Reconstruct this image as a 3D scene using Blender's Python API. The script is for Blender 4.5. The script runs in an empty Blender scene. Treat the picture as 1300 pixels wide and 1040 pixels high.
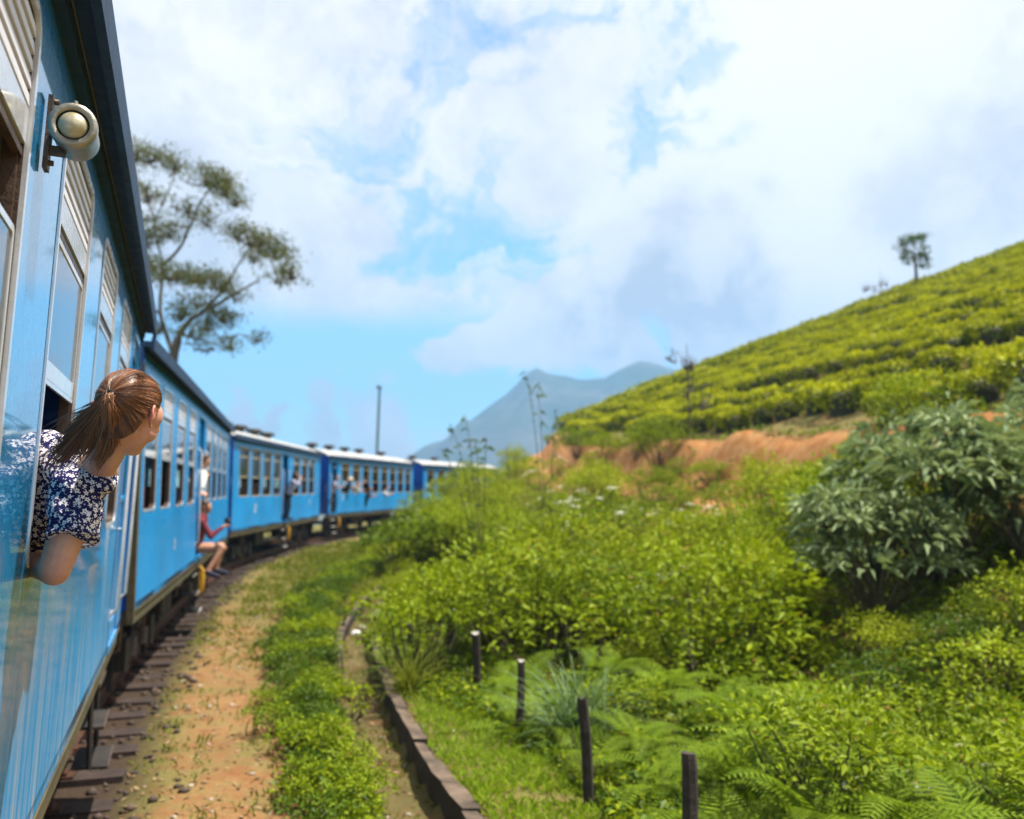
import bpy, bmesh, math, random
import numpy as np
from mathutils import Vector, Matrix
random.seed(7); RNG = np.random.default_rng(7)
scene = bpy.context.scene
COL = scene.collection
R = math.radians
HAZE = True

# ------------------------------------------------------------------ camera, sky, sun, exposure
FPX, CAM_H, PITCH = 1150.0, 2.35, math.atan(100 / 1150)
cam_data = bpy.data.cameras.new('camera')
cam = bpy.data.objects.new('camera', cam_data); COL.objects.link(cam)
cam.location = (0, 0, CAM_H); cam.rotation_euler = (math.pi / 2 + PITCH, 0, 0)
cam_data.sensor_width = 36; cam_data.lens = 36 * FPX / 1300
cam_data.clip_start = 0.05; cam_data.clip_end = 20000
cam_data.dof.use_dof = True; cam_data.dof.focus_distance = 2.72; cam_data.dof.aperture_fstop = 2.15
scene.camera = cam

SUN_ELEV, SUN_AZ = R(70), R(86)          # azimuth clockwise from +Y (the view direction)
world = bpy.data.worlds.new('World'); scene.world = world; world.use_nodes = True
sun_d = bpy.data.lights.new('sun', 'SUN'); sun_d.energy = 5.0; sun_d.angle = R(0.6); sun_d.color = (1.0, 0.94, 0.84)
sun = bpy.data.objects.new('sun', sun_d); COL.objects.link(sun)
sdir = Vector((math.sin(SUN_AZ) * math.cos(SUN_ELEV), math.cos(SUN_AZ) * math.cos(SUN_ELEV), math.sin(SUN_ELEV)))
sun.rotation_euler = sdir.to_track_quat('Z', 'Y').to_euler(); sun.location = (30, 20, 60)
vs = scene.view_settings
vs.view_transform = 'Standard'; vs.look = 'None'; vs.exposure = 0.97; vs.gamma = 1.0; vs.use_curve_mapping = False
scene.render.engine = 'CYCLES'
cy = scene.cycles
cy.use_denoising = True; cy.denoiser = 'OPENIMAGEDENOISE'; cy.denoising_input_passes = 'RGB_ALBEDO_NORMAL'
cy.max_bounces = 8; cy.diffuse_bounces = 3; cy.glossy_bounces = 4; cy.transmission_bounces = 4
cy.transparent_max_bounces = 12; cy.volume_bounces = 0; cy.sample_clamp_indirect = 6; cy.caustics_reflective = False; cy.caustics_refractive = False

def ray(px, py):
    """direction (depth 1 along the lens axis) of a point of the photograph"""
    X, Y = (px - 650) / FPX, -(py - 520) / FPX
    c, s = math.cos(PITCH), math.sin(PITCH)
    return Vector((X, c - Y * s, s + Y * c))
CAM = Vector((0, 0, CAM_H))
def W(px, py, depth): return CAM + ray(px, py) * depth
def at_y(px, py, y):
    r = ray(px, py); return CAM + r * (y / r.y)
def on_z(px, py, z=0.0):
    r = ray(px, py); return CAM + r * ((z - CAM_H) / r.z)

# ------------------------------------------------------------------ node helpers
class NT:
    def __init__(s, tree): s.t = tree; s.n = tree.nodes; s.l = tree.links
    def new(s, typ, **kw):
        n = s.n.new(typ)
        for k, v in kw.items(): setattr(n, k, v)
        return n
    def put(s, sock, v):
        if isinstance(v, bpy.types.NodeSocket): s.l.new(v, sock)
        elif v is not None:
            if isinstance(v, (tuple, list)) and len(v) == 3 and sock.type == 'RGBA': v = (*v, 1)
            sock.default_value = v
    def math(s, op, a, b=None, c=None, clamp=False):
        n = s.new('ShaderNodeMath', operation=op, use_clamp=clamp); s.put(n.inputs[0], a)
        if b is not None: s.put(n.inputs[1], b)
        if c is not None: s.put(n.inputs[2], c)
        return n.outputs[0]
    def vmath(s, op, a, b=None, out=0):
        n = s.new('ShaderNodeVectorMath', operation=op); s.put(n.inputs[0], a)
        if b is not None: s.put(n.inputs['Scale' if op == 'SCALE' else 1], b)
        return n.outputs['Value'] if op in ('DOT_PRODUCT', 'LENGTH', 'DISTANCE') else n.outputs[0]
    def mix(s, f, a, b, blend='MIX'):
        n = s.new('ShaderNodeMix', data_type='RGBA', blend_type=blend, clamp_factor=True)
        s.put(n.inputs[0], f); s.put(n.inputs[6], a); s.put(n.inputs[7], b); return n.outputs[2]
    def mapr(s, v, a, b, c=0.0, d=1.0, smooth=True):
        n = s.new('ShaderNodeMapRange', interpolation_type='SMOOTHSTEP' if smooth else 'LINEAR')
        s.put(n.inputs[0], v)
        for i, q in enumerate((a, b, c, d)): s.put(n.inputs[i + 1], q)
        return n.outputs[0]
    def noise(s, vec, scale, detail=4, rough=0.55, dist=0.0, col=False):
        n = s.new('ShaderNodeTexNoise'); s.put(n.inputs['Vector'], vec); s.put(n.inputs['Scale'], scale)
        n.inputs['Detail'].default_value = detail; n.inputs['Roughness'].default_value = rough; n.inputs['Distortion'].default_value = dist
        return n.outputs['Color'] if col else n.outputs['Fac']
    def scale(s, vec, v):
        n = s.new('ShaderNodeMapping'); s.put(n.inputs[0], vec); n.inputs['Scale'].default_value = v; return n.outputs[0]
    def obj(s): return s.new('ShaderNodeTexCoord').outputs['Object']
    def pos(s): return s.new('ShaderNodeNewGeometry').outputs['Position']
    def bump(s, h, strength=0.3, dist=0.02, normal=None):
        n = s.new('ShaderNodeBump'); n.inputs['Strength'].default_value = strength; n.inputs['Distance'].default_value = dist
        s.put(n.inputs['Height'], h)
        if normal is not None: s.put(n.inputs['Normal'], normal)
        return n.outputs[0]

def new_mat(name):
    m = bpy.data.materials.new(name); m.use_nodes = True; m.node_tree.nodes.clear()
    t = NT(m.node_tree); out = t.new('ShaderNodeOutputMaterial'); return m, t, out
def principled(t, out, base, rough=0.6, metal=0.0, normal=None, coat=0.0, coat_rough=0.05, spec=None):
    b = t.new('ShaderNodeBsdfPrincipled')
    t.put(b.inputs['Base Color'], base); t.put(b.inputs['Roughness'], rough); t.put(b.inputs['Metallic'], metal)
    b.inputs['Coat Weight'].default_value = coat; b.inputs['Coat Roughness'].default_value = coat_rough
    if spec is not None: t.put(b.inputs['Specular IOR Level'], spec)
    if normal is not None: t.put(b.inputs['Normal'], normal)
    t.l.new(b.outputs[0], out.inputs['Surface']); return b

def mat_plain(name, col, rough=0.6, metal=0.0, var=0.25, scale=8.0, bump=0.15, coat=0.0):
    m, t, out = new_mat(name); o = t.obj()
    n = t.noise(o, scale, 5, 0.6); n2 = t.noise(o, scale * 6, 3, 0.6)
    dark = tuple(c * (1 - var) for c in col); light = tuple(min(1, c * (1 + var * 0.7)) for c in col)
    c = t.mix(t.mapr(n, 0.3, 0.7), dark, light)
    c = t.mix(t.math('MULTIPLY', n2, 0.35), c, tuple(x * 0.6 for x in col))
    principled(t, out, c, t.mapr(n2, 0.2, 0.8, max(0.03, rough - 0.1), min(1, rough + 0.12)), metal, t.bump(n2, bump, 0.01), coat)
    return m

def mat_leaf(name, c1, c2, trans=0.35, rough=0.5, brown=None, spec=0.14):
    """foliage: per-leaf tint stored on the faces, plus some drift from plant to plant"""
    m, t, out = new_mat(name)
    a = t.new('ShaderNodeAttribute', attribute_name='tint').outputs['Fac']
    rnd = t.new('ShaderNodeObjectInfo').outputs['Random']
    f = t.math('ADD', t.math('MULTIPLY', a, 0.75), t.math('MULTIPLY', rnd, 0.3))
    c = t.mix(t.mapr(f, 0.05, 1.0, smooth=False), c1, c2)
    if brown is not None:
        c = t.mix(t.mapr(a, 0.93, 0.97), c, brown)
    b = t.new('ShaderNodeBsdfPrincipled'); t.put(b.inputs['Base Color'], c); b.inputs['Roughness'].default_value = rough
    b.inputs['Specular IOR Level'].default_value = spec
    tr = t.new('ShaderNodeBsdfTranslucent'); t.put(tr.inputs['Color'], t.mix(0.5, c, t.mix(1.0, c, (1.0, 1.0, 0.35), 'MULTIPLY')))
    mx = t.new('ShaderNodeMixShader'); mx.inputs[0].default_value = trans
    t.l.new(b.outputs[0], mx.inputs[1]); t.l.new(tr.outputs[0], mx.inputs[2]); t.l.new(mx.outputs[0], out.inputs['Surface'])
    return m

# ------------------------------------------------------------------ mesh helpers
def link(o, parent=None):
    COL.objects.link(o)
    if parent is not None: o.parent = parent
    return o
def mesh_np(name, V, F, mats, parent=None, mi=None, tint=None, smooth=False):
    """V (n,3); F (m,k) faces all with k corners"""
    V = np.asarray(V, dtype=np.float32); F = np.asarray(F, dtype=np.int32)
    me = bpy.data.meshes.new(name); k = F.shape[1]
    me.vertices.add(len(V)); me.vertices.foreach_set('co', V.ravel())
    me.loops.add(F.size); me.loops.foreach_set('vertex_index', F.ravel())
    me.polygons.add(len(F)); me.polygons.foreach_set('loop_start', np.arange(0, F.size, k, dtype=np.int32))
    try: me.polygons.foreach_set('loop_total', np.full(len(F), k, dtype=np.int32))
    except Exception: pass
    for mm in (mats if isinstance(mats, (list, tuple)) else [mats]): me.materials.append(mm)
    if mi is not None: me.polygons.foreach_set('material_index', np.asarray(mi, dtype=np.int32))
    if smooth: me.polygons.foreach_set('use_smooth', np.ones(len(F), dtype=bool))
    if tint is not None:
        at = me.attributes.new('tint', 'FLOAT', 'FACE'); at.data.foreach_set('value', np.asarray(tint, dtype=np.float32))
    me.update(calc_edges=True); me.validate()
    return me
def put(name, me, parent=None, loc=(0, 0, 0), rot=(0, 0, 0), scl=(1, 1, 1)):
    o = bpy.data.objects.new(name, me); o.location = loc; o.rotation_euler = rot; o.scale = scl
    return link(o, parent)

class MB:
    """collects shapes; build() makes ONE mesh object"""
    def __init__(s): s.v = []; s.f = []; s.m = []; s.sm = []
    def add(s, vs, fs, m=0, smooth=False):
        b = len(s.v); s.v += [tuple(v) for v in vs]
        for f in fs: s.f.append([b + i for i in f]); s.m.append(m); s.sm.append(smooth)
        return s
    def box(s, c, size, m=0, M=None, taper=1.0):
        x, y, z = (q / 2 for q in size); c = Vector(c)
        vs = [Vector((a * x * (taper if k > 0 else 1), b * y * (taper if k > 0 else 1), k * z)) for k in (-1, 1) for b in (-1, 1) for a in (-1, 1)]
        vs = [c + (M @ v if M else v) for v in vs]
        return s.add(vs, [(0, 2, 3, 1), (4, 5, 7, 6), (0, 1, 5, 4), (2, 6, 7, 3), (0, 4, 6, 2), (1, 3, 7, 5)], m)
    def bbox(s, lo, hi, m=0):
        return s.box([(a + b) / 2 for a, b in zip(lo, hi)], [abs(b - a) for a, b in zip(lo, hi)], m)
    def tube(s, pts, r, n=8, m=0, cap=True, smooth=True):
        pts = [Vector(p) for p in pts]; k = len(pts)
        rs = r if isinstance(r, (list, tuple)) else [r] * k
        rings = []; up = None
        for i, p in enumerate(pts):
            d = (pts[min(i + 1, k - 1)] - pts[max(i - 1, 0)])
            d = d.normalized() if d.length > 1e-9 else Vector((0, 0, 1))
            if up is None: up = d.orthogonal().normalized()
            else:
                up = up - d * up.dot(d); up = up.normalized() if up.length > 1e-6 else d.orthogonal().normalized()
            w = d.cross(up)
            rings.append([p + (up * math.cos(2 * math.pi * j / n) + w * math.sin(2 * math.pi * j / n)) * rs[i] for j in range(n)])
        vs = [v for q in rings for v in q]; fs = []
        for i in range(k - 1):
            for j in range(n):
                fs.append((i * n + j, i * n + (j + 1) % n, (i + 1) * n + (j + 1) % n, (i + 1) * n + j))
        s.add(vs, fs, m, smooth)
        if cap: s.add(rings[0], [list(range(n))[::-1]], m); s.add(rings[-1], [list(range(n))], m)
        return s
    def lathe(s, prof, axis_o, axis_d, n=24, m=0, smooth=True):
        """prof: list of (radius, height along axis)"""
        o = Vector(axis_o); d = Vector(axis_d).normalized(); u = d.orthogonal().normalized(); w = d.cross(u)
        vs = []; fs = []
        for (r, h) in prof:
            for j in range(n):
                a = 2 * math.pi * j / n; vs.append(o + d * h + (u * math.cos(a) + w * math.sin(a)) * r)
        for i in range(len(prof) - 1):
            for j in range(n): fs.append((i * n + j, i * n + (j + 1) % n, (i + 1) * n + (j + 1) % n, (i + 1) * n + j))
        return s.add(vs, fs, m, smooth)
    def ellipsoid(s, c, rad, m=0, M=None, nu=16, nv=10):
        c = Vector(c); vs = []; fs = []
        for i in range(nv + 1):
            th = math.pi * i / nv
            for j in range(nu):
                ph = 2 * math.pi * j / nu
                v = Vector((rad[0] * math.sin(th) * math.cos(ph), rad[1] * math.sin(th) * math.sin(ph), rad[2] * math.cos(th)))
                vs.append(c + (M @ v if M else v))
        for i in range(nv):
            for j in range(nu): fs.append((i * nu + j, (i + 1) * nu + j, (i + 1) * nu + (j + 1) % nu, i * nu + (j + 1) % nu))
        return s.add(vs, fs, m, True)
    def mesh(s, name, mats):
        me = bpy.data.meshes.new(name); me.from_pydata(s.v, [], s.f)
        for mm in (mats if isinstance(mats, (list, tuple)) else [mats]): me.materials.append(mm)
        me.polygons.foreach_set('material_index', s.m); me.polygons.foreach_set('use_smooth', s.sm)
        me.update(); return me
    def build(s, name, mats, parent=None, loc=(0, 0, 0), rot=(0, 0, 0)):
        return put(name, s.mesh(name, mats), parent, loc, rot)

def tag(o, label, cat, group=None):
    o['label'] = label; o['category'] = cat
    if group: o['group'] = group
    return o
def empty(name, loc=(0, 0, 0), rot=(0, 0, 0)):
    o = bpy.data.objects.new(name, None); o.location = loc; o.rotation_euler = rot; o.empty_display_size = 0.2
    return link(o)
def structure(o): o['kind'] = 'structure'; return o
def stuff(o): o['kind'] = 'stuff'; return o
def copy_tree(o, parent=None):
    c = o.copy(); COL.objects.link(c); c.parent = parent
    for ch in list(o.children): copy_tree(ch, c)
    return c
def copies(proto, n): return [proto] + [copy_tree(proto) for _ in range(n - 1)]

# leaf clouds (numpy)
def unit(a): return a / (np.linalg.norm(a, axis=1, keepdims=True) + 1e-9)
def leaves(P, A, N, L, Wd, fold=0.25, mid=0.45, droop=0.0):
    """diamond leaves folded on the midrib: base P, axis A, face normal N"""
    P = np.asarray(P, float); n = len(P); A = unit(np.asarray(A, float)); S = unit(np.cross(A, N)); N = np.cross(S, A)
    L = np.broadcast_to(L, n)[:, None]; Wd = np.broadcast_to(Wd, n)[:, None]
    m = P + A * L * mid + N * (fold * Wd * 0.5)
    tip = P + A * L; tip[:, 2] -= droop * L[:, 0]
    V = np.stack([P, m + S * Wd * 0.5, tip, m - S * Wd * 0.5], 1).reshape(-1, 3)
    i = np.arange(n)[:, None] * 4
    F = np.concatenate([i + np.array([[0, 1, 2]]), i + np.array([[0, 2, 3]])], 1).reshape(-1, 3)
    return V, F
def join_np(parts):
    Vs, Fs, Ms, Ts = [], [], [], []; b = 0
    for (V, F, m, t) in parts:
        Vs.append(V); Fs.append(F + b); b += len(V)
        Ms.append(np.full(len(F), m)); Ts.append(np.broadcast_to(t, len(F)))
    return np.concatenate(Vs), np.concatenate(Fs), np.concatenate(Ms), np.concatenate(Ts)
def tube_np(pts, r0, r1, n=5):
    pts = np.asarray(pts, float); k = len(pts); d = np.gradient(pts, axis=0); d = unit(d)
    ref = np.array([0.3, 0.9, 0.2]); u = unit(np.cross(d, ref)); w = np.cross(d, u)
    r = np.linspace(r0, r1, k)[:, None, None]; a = np.linspace(0, 2 * np.pi, n, endpoint=False)
    V = pts[:, None] + (u[:, None] * np.cos(a)[None, :, None] + w[:, None] * np.sin(a)[None, :, None]) * r
    V = V.reshape(-1, 3); F = []
    for i in range(k - 1):
        for j in range(n):
            p, q, s, t = i * n + j, i * n + (j + 1) % n, (i + 1) * n + (j + 1) % n, (i + 1) * n + j
            F += [(p, q, s), (p, s, t)]
    return V, np.array(F)

# ------------------------------------------------------------------ sky: Nishita with a cloud deck
def build_sky():
    t = NT(world.node_tree); world.node_tree.nodes.clear()
    out = t.new('ShaderNodeOutputWorld'); bg = t.new('ShaderNodeBackground'); bg.inputs['Strength'].default_value = 0.1
    sky = t.new('ShaderNodeTexSky', sky_type='NISHITA'); sky.sun_disc = False
    sky.sun_elevation = SUN_ELEV; sky.sun_rotation = SUN_AZ; sky.air_density = 1.0; sky.dust_density = 0.6; sky.ozone_density = 2.0; sky.altitude = 1200
    d = t.vmath('NORMALIZE', t.new('ShaderNodeTexCoord').outputs['Generated'])
    sp = t.new('ShaderNodeSeparateXYZ'); t.l.new(d, sp.inputs[0]); x, y, z = sp.outputs
    zz = t.math('ADD', t.math('MAXIMUM', z, 0.0), 0.10)
    cb = t.new('ShaderNodeCombineXYZ'); t.l.new(t.math('DIVIDE', x, zz), cb.inputs[0]); t.l.new(t.math('DIVIDE', y, zz), cb.inputs[1]); cb.inputs[2].default_value = 3.7
    p = cb.outputs[0]
    warp = t.noise(p, 0.7, 3, 0.5, col=True)
    pw = t.vmath('ADD', p, t.vmath('SCALE', t.vmath('SUBTRACT', warp, (0.5, 0.5, 0.5)), 1.1))
    n1 = t.noise(pw, 0.62, 8, 0.58); n2 = t.noise(t.vmath('ADD', d, (3.1, 0.2, 5.0)), 5.5, 8, 0.6, 0.4)
    nmix = t.math('ADD', t.math('MULTIPLY', t.math('SUBTRACT', t.math('ADD', t.math('MULTIPLY', n1, 0.5), t.math('MULTIPLY', n2, 0.5)), 0.5), 2.1), 0.5)
    dw = t.vmath('NORMALIZE', t.vmath('ADD', d, t.vmath('SCALE', t.vmath('SUBTRACT', t.noise(d, 7.0, 7, 0.62, col=True), (0.5, 0.5, 0.5)), 0.30)))
    def lobe(px, py, width, amp):
        r = ray(px, py).normalized()
        c = t.vmath('DOT_PRODUCT', dw, tuple(r))
        return t.math('MULTIPLY', t.mapr(c, math.cos(width), 1.0), amp)
    el = t.math('ADD', z, t.math('MULTIPLY', t.math('SUBTRACT', n2, 0.5), 0.05))
    az = t.math('DIVIDE', x, t.math('MAXIMUM', y, 0.05))
    streak = t.noise(t.scale(t.vmath('ADD', dw, (5.3, 2.2, 1.0)), (3.2, 3.2, 8.0)), 1.5, 8, 0.62, 0.6)
    # upper deck: nearly closed, torn open in a few wispy places
    hole = None
    for a in ((575, 48, 0.11, 1.0), (825, 66, 0.12, 0.95), (640, 318, 0.13, 1.15), (700, 330, 0.10, 1.0), (560, 290, 0.12, 0.85), (400, 185, 0.14, 0.7), (700, 340, 0.08, 0.8), (700, 70, 0.1, 0.6), (300, 260, 0.1, 0.4)):
        l = lobe(*a); hole = l if hole is None else t.math('MAXIMUM', hole, l)
    hole = t.math('MAXIMUM', hole, t.math('MULTIPLY', t.mapr(n1, 0.44, 0.30), 0.6))          # thin places anywhere in the deck
    hole = t.mapr(t.math('ADD', t.math('MULTIPLY', hole, 0.46), t.math('MULTIPLY', t.math('SUBTRACT', streak, 0.5), 1.6)), 0.22, 0.70)
    deck = t.math('SUBTRACT', 1.0, t.math('MULTIPLY', hole, 0.95))
    deck = t.math('MULTIPLY', deck, t.mapr(t.math('ADD', el, t.math('MULTIPLY', t.math('SUBTRACT', streak, 0.5), 0.05)), 0.160, 0.205))
    # heaped cumulus standing lower on the right, small puffs on the left
    cn = t.math('ADD', t.math('MULTIPLY', t.math('SUBTRACT', t.noise(t.vmath('ADD', d, (3.1, 0.2, 5.0)), 13.0, 7, 0.6, 0.2), 0.5), 0.16), t.math('MULTIPLY', t.math('SUBTRACT', n2, 0.5), 0.10))
    az2 = t.math('SUBTRACT', az, t.math('MULTIPLY', t.math('MAXIMUM', t.math('SUBTRACT', z, 0.150), 0.0), 1.7))
    cum = t.math('MULTIPLY', t.mapr(t.math('ADD', az2, t.math('MULTIPLY', cn, 1.5)), -0.125, -0.10), t.mapr(t.math('ADD', z, t.math('MULTIPLY', cn, 0.45)), 0.116, 0.130))
    low = t.math('MULTIPLY', t.mapr(t.noise(t.scale(d, (1, 1, 4.5)), 7.0, 6, 0.6), 0.56, 0.72), t.mapr(z, 0.15, 0.10, 0.0, 0.55))
    puff = None
    for a in ((325, 509, 0.036, 1.0), (430, 517, 0.036, 1.0), (415, 548, 0.05, 0.6), (520, 545, 0.07, 0.7)):
        l = lobe(*a); puff = l if puff is None else t.math('MAXIMUM', puff, l)
    puff = t.mapr(t.math('ADD', puff, t.math('MULTIPLY', cn, 3.0)), 0.25, 0.75, 0.0, 0.9)
    puff = t.math('MULTIPLY', puff, t.mapr(z, 0.15, 0.12))
    cover = t.math('MAXIMUM', t.math('MAXIMUM', deck, cum), t.math('MAXIMUM', low, puff))
    cover = t.math('MULTIPLY', cover, t.math('SUBTRACT', 1.0, t.math('MULTIPLY', lobe(830, 450, 0.03, 0.7), 1.0)))
    # shading of the clouds themselves: thicker parts greyer below
    th = t.mapr(t.noise(t.scale(t.vmath('ADD', dw, (1.0, 7.0, 2.0)), (1, 1, 1.7)), 4.2, 8, 0.62, 0.3), 0.40, 0.64)
    th2 = t.mapr(t.noise(t.vmath('ADD', d, (9.0, 1.0, 4.0)), 11.0, 7, 0.62, 0.3), 0.40, 0.66)
    grey = t.math('MAXIMUM', lobe(860, 372, 0.15, 1.0), lobe(700, 400, 0.10, 0.35))
    grey = t.math('MAXIMUM', grey, lobe(1230, 220, 0.12, 0.45))
    bright = t.math('MAXIMUM', lobe(1000, 170, 0.30, 0.9), lobe(640, 430, 0.07, 0.8))
    k = t.math('ADD', t.math('MULTIPLY', t.math('ADD', t.math('MULTIPLY', th, 0.45), t.math('MULTIPLY', th2, 0.32)), t.math('SUBTRACT', 1.0, bright)), t.math('MULTIPLY', grey, t.math('ADD', 0.35, t.math('MULTIPLY', th2, 0.6))), clamp=True)
    cloud = t.mix(k, (6.5, 6.2, 5.9), (3.4, 3.5, 3.85))
    blue = t.mix(1.0, sky.outputs[0], (0.80, 1.32, 1.42), 'MULTIPLY')
    blue = t.mix(t.mapr(z, 0.0, 0.10, 0.45, 0.0), blue, (4.6, 5.9, 6.5))
    col = t.mix(cover, blue, cloud)
    t.l.new(col, bg.inputs[0]); t.l.new(bg.outputs[0], out.inputs[0])
build_sky()

# ------------------------------------------------------------------ where the coaches stand (right-hand side, start corner, heading)
def dirv(az): return np.array([math.sin(R(az)), math.cos(R(az))])
def rightv(az): return np.array([math.cos(R(az)), -math.sin(R(az))])
CW = 2.8
D1 = dirv(-20.0); P1END = np.array([-3.36, 8.02])
COACHES = [  # start corner (right side), azimuth, length, roll
    (P1END - D1 * 14.6, -20.0, 14.6, 2.6),
    (np.array([-3.69, 8.98]), -13.8, 14.0, 0.4),
    (np.array([-7.70, 25.0]), -2.2, 14.0, 0.4),
    (np.array([-8.27, 41.0]), 9.5, 14.0, 0.4),
    (np.array([-5.60, 57.2]), 19.0, 14.0, 0.4)]
# track centre line
_tc = []
for (p, az, L, roll) in COACHES:
    for f in (0.18, 0.82):
        _tc.append(p + dirv(az) * L * f - rightv(az) * CW / 2)
_tc = [_tc[0] - dirv(-22) * 12] + _tc + [_tc[-1] + dirv(26) * 10, _tc[-1] + dirv(31) * 22]
def catmull(pts, n=12):
    pts = [np.asarray(p, float) for p in pts]; pts = [2 * pts[0] - pts[1]] + pts + [2 * pts[-1] - pts[-2]]; out = []
    for i in range(1, len(pts) - 2):
        a, b, c, d = pts[i - 1:i + 3]
        for k in range(n):
            t = k / n
            out.append(0.5 * ((2 * b) + (-a + c) * t + (2 * a - 5 * b + 4 * c - d) * t * t + (-a + 3 * b - 3 * c + d) * t ** 3))
    out.append(pts[-2]); return np.array(out)
TRACK = catmull(_tc, 14)
def _lateral(x, y):
    """signed distance to the right of the coach side"""
    x = np.asarray(x, float).ravel(); y = np.asarray(y, float).ravel(); best = np.full(x.shape, 1e9); sgn = np.zeros(x.shape)
    for i in range(len(TRACK) - 1):
        a = TRACK[i]; e = TRACK[i + 1] - a; L2 = e @ e
        t = np.clip(((x - a[0]) * e[0] + (y - a[1]) * e[1]) / L2, 0, 1)
        dx = x - a[0] - t * e[0]; dy = y - a[1] - t * e[1]; q = dx * dx + dy * dy
        m = q < best; best = np.where(m, q, best); sgn = np.where(m, np.sign(dx * e[1] - dy * e[0]), sgn)
    return np.sqrt(best) * sgn - CW / 2
# drain: inner lines of the two little walls
DR_R = catmull([(1.6, 1.5), (0.5, 4.2), (-0.28, 6.43), (-1.3, 10), (-2.3, 15), (-2.85, 20.5), (-2.7, 26)], 16)
DR_L = catmull([(0.65, 2.0), (-0.25, 4.6), (-0.98, 6.9), (-1.72, 9.6), (-2.36, 12.9), (-2.83, 15.9), (-3.12, 20.8), (-2.95, 26)], 16)
EDGE = catmull([(12.9, 2), (11.0, 10), (9.2, 16), (7.4, 22.5), (5.3, 31), (3.5, 40), (2.4, 50), (3.5, 66), (6, 80)], 12)   # lower edge of the tea field
def _side_of(line, x, y):
    """signed distance to a polyline, positive on its right when walking along it"""
    x = np.asarray(x, float).ravel(); y = np.asarray(y, float).ravel(); best = np.full(x.shape, 1e9); sgn = np.zeros(x.shape)
    for i in range(len(line) - 1):
        a = line[i]; e = line[i + 1] - a; L2 = e @ e + 1e-12
        t = np.clip(((x - a[0]) * e[0] + (y - a[1]) * e[1]) / L2, 0, 1)
        dx = x - a[0] - t * e[0]; dy = y - a[1] - t * e[1]; q = dx * dx + dy * dy
        m = q < best; best = np.where(m, q, best); sgn = np.where(m, np.sign(dx * e[1] - dy * e[0]), sgn)
    return np.sqrt(best) * sgn
_GX, _GY, _GD = np.arange(-44, 76, 0.4), np.arange(-14, 112, 0.4), 0.4
_FIELDS = {}
def _field(key, fn, x, y):
    x = np.asarray(x, float).ravel(); y = np.asarray(y, float).ravel()
    if key not in _FIELDS:
        X, Y = np.meshgrid(_GX, _GY); _FIELDS[key] = fn(X.ravel(), Y.ravel()).reshape(X.shape)
    T = _FIELDS[key]; fx = (x - _GX[0]) / _GD; fy = (y - _GY[0]) / _GD
    ok = (fx >= 0) & (fx < len(_GX) - 1) & (fy >= 0) & (fy < len(_GY) - 1); out = np.empty(x.shape)
    i = fx[ok].astype(int); j = fy[ok].astype(int); a = fx[ok] - i; b = fy[ok] - j
    out[ok] = (T[j, i] * (1 - a) + T[j, i + 1] * a) * (1 - b) + (T[j + 1, i] * (1 - a) + T[j + 1, i + 1] * a) * b
    if not ok.all(): out[~ok] = fn(x[~ok], y[~ok])
    return out
def lateral(x, y): return _field('track', _lateral, x, y)
def side_of(line, x, y): return _field(id(line), lambda a, b: _side_of(line, a, b), x, y)
def sstep(v, a, b):
    t = np.clip((v - a) / (b - a), 0, 1); return t * t * (3 - 2 * t)
def vnoise(x, y, s, seed=0):
    """cheap smooth value noise"""
    x = x / s + seed * 17.3; y = y / s + seed * 9.1
    xi = np.floor(x).astype(int); yi = np.floor(y).astype(int); fx = x - xi; fy = y - yi
    h = lambda a, b: (np.sin(a * 127.1 + b * 311.7 + seed * 74.7) * 43758.5453) % 1.0
    fx = fx * fx * (3 - 2 * fx); fy = fy * fy * (3 - 2 * fy)
    return (h(xi, yi) * (1 - fx) + h(xi + 1, yi) * fx) * (1 - fy) + (h(xi, yi + 1) * (1 - fx) + h(xi + 1, yi + 1) * fx) * fy
def rise_start(x, y, u):
    """distance uphill of the line where the bank begins to rise"""
    dr = side_of(DR_R, x, y); a = dr - 0.22 - 0.85 * (1 - sstep(y, 8.0, 11.5)); f = sstep(y, 22, 26)
    return np.where(u > 1.8, a * (1 - f) + (u - 3.3) * f, -1.0)
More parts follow.
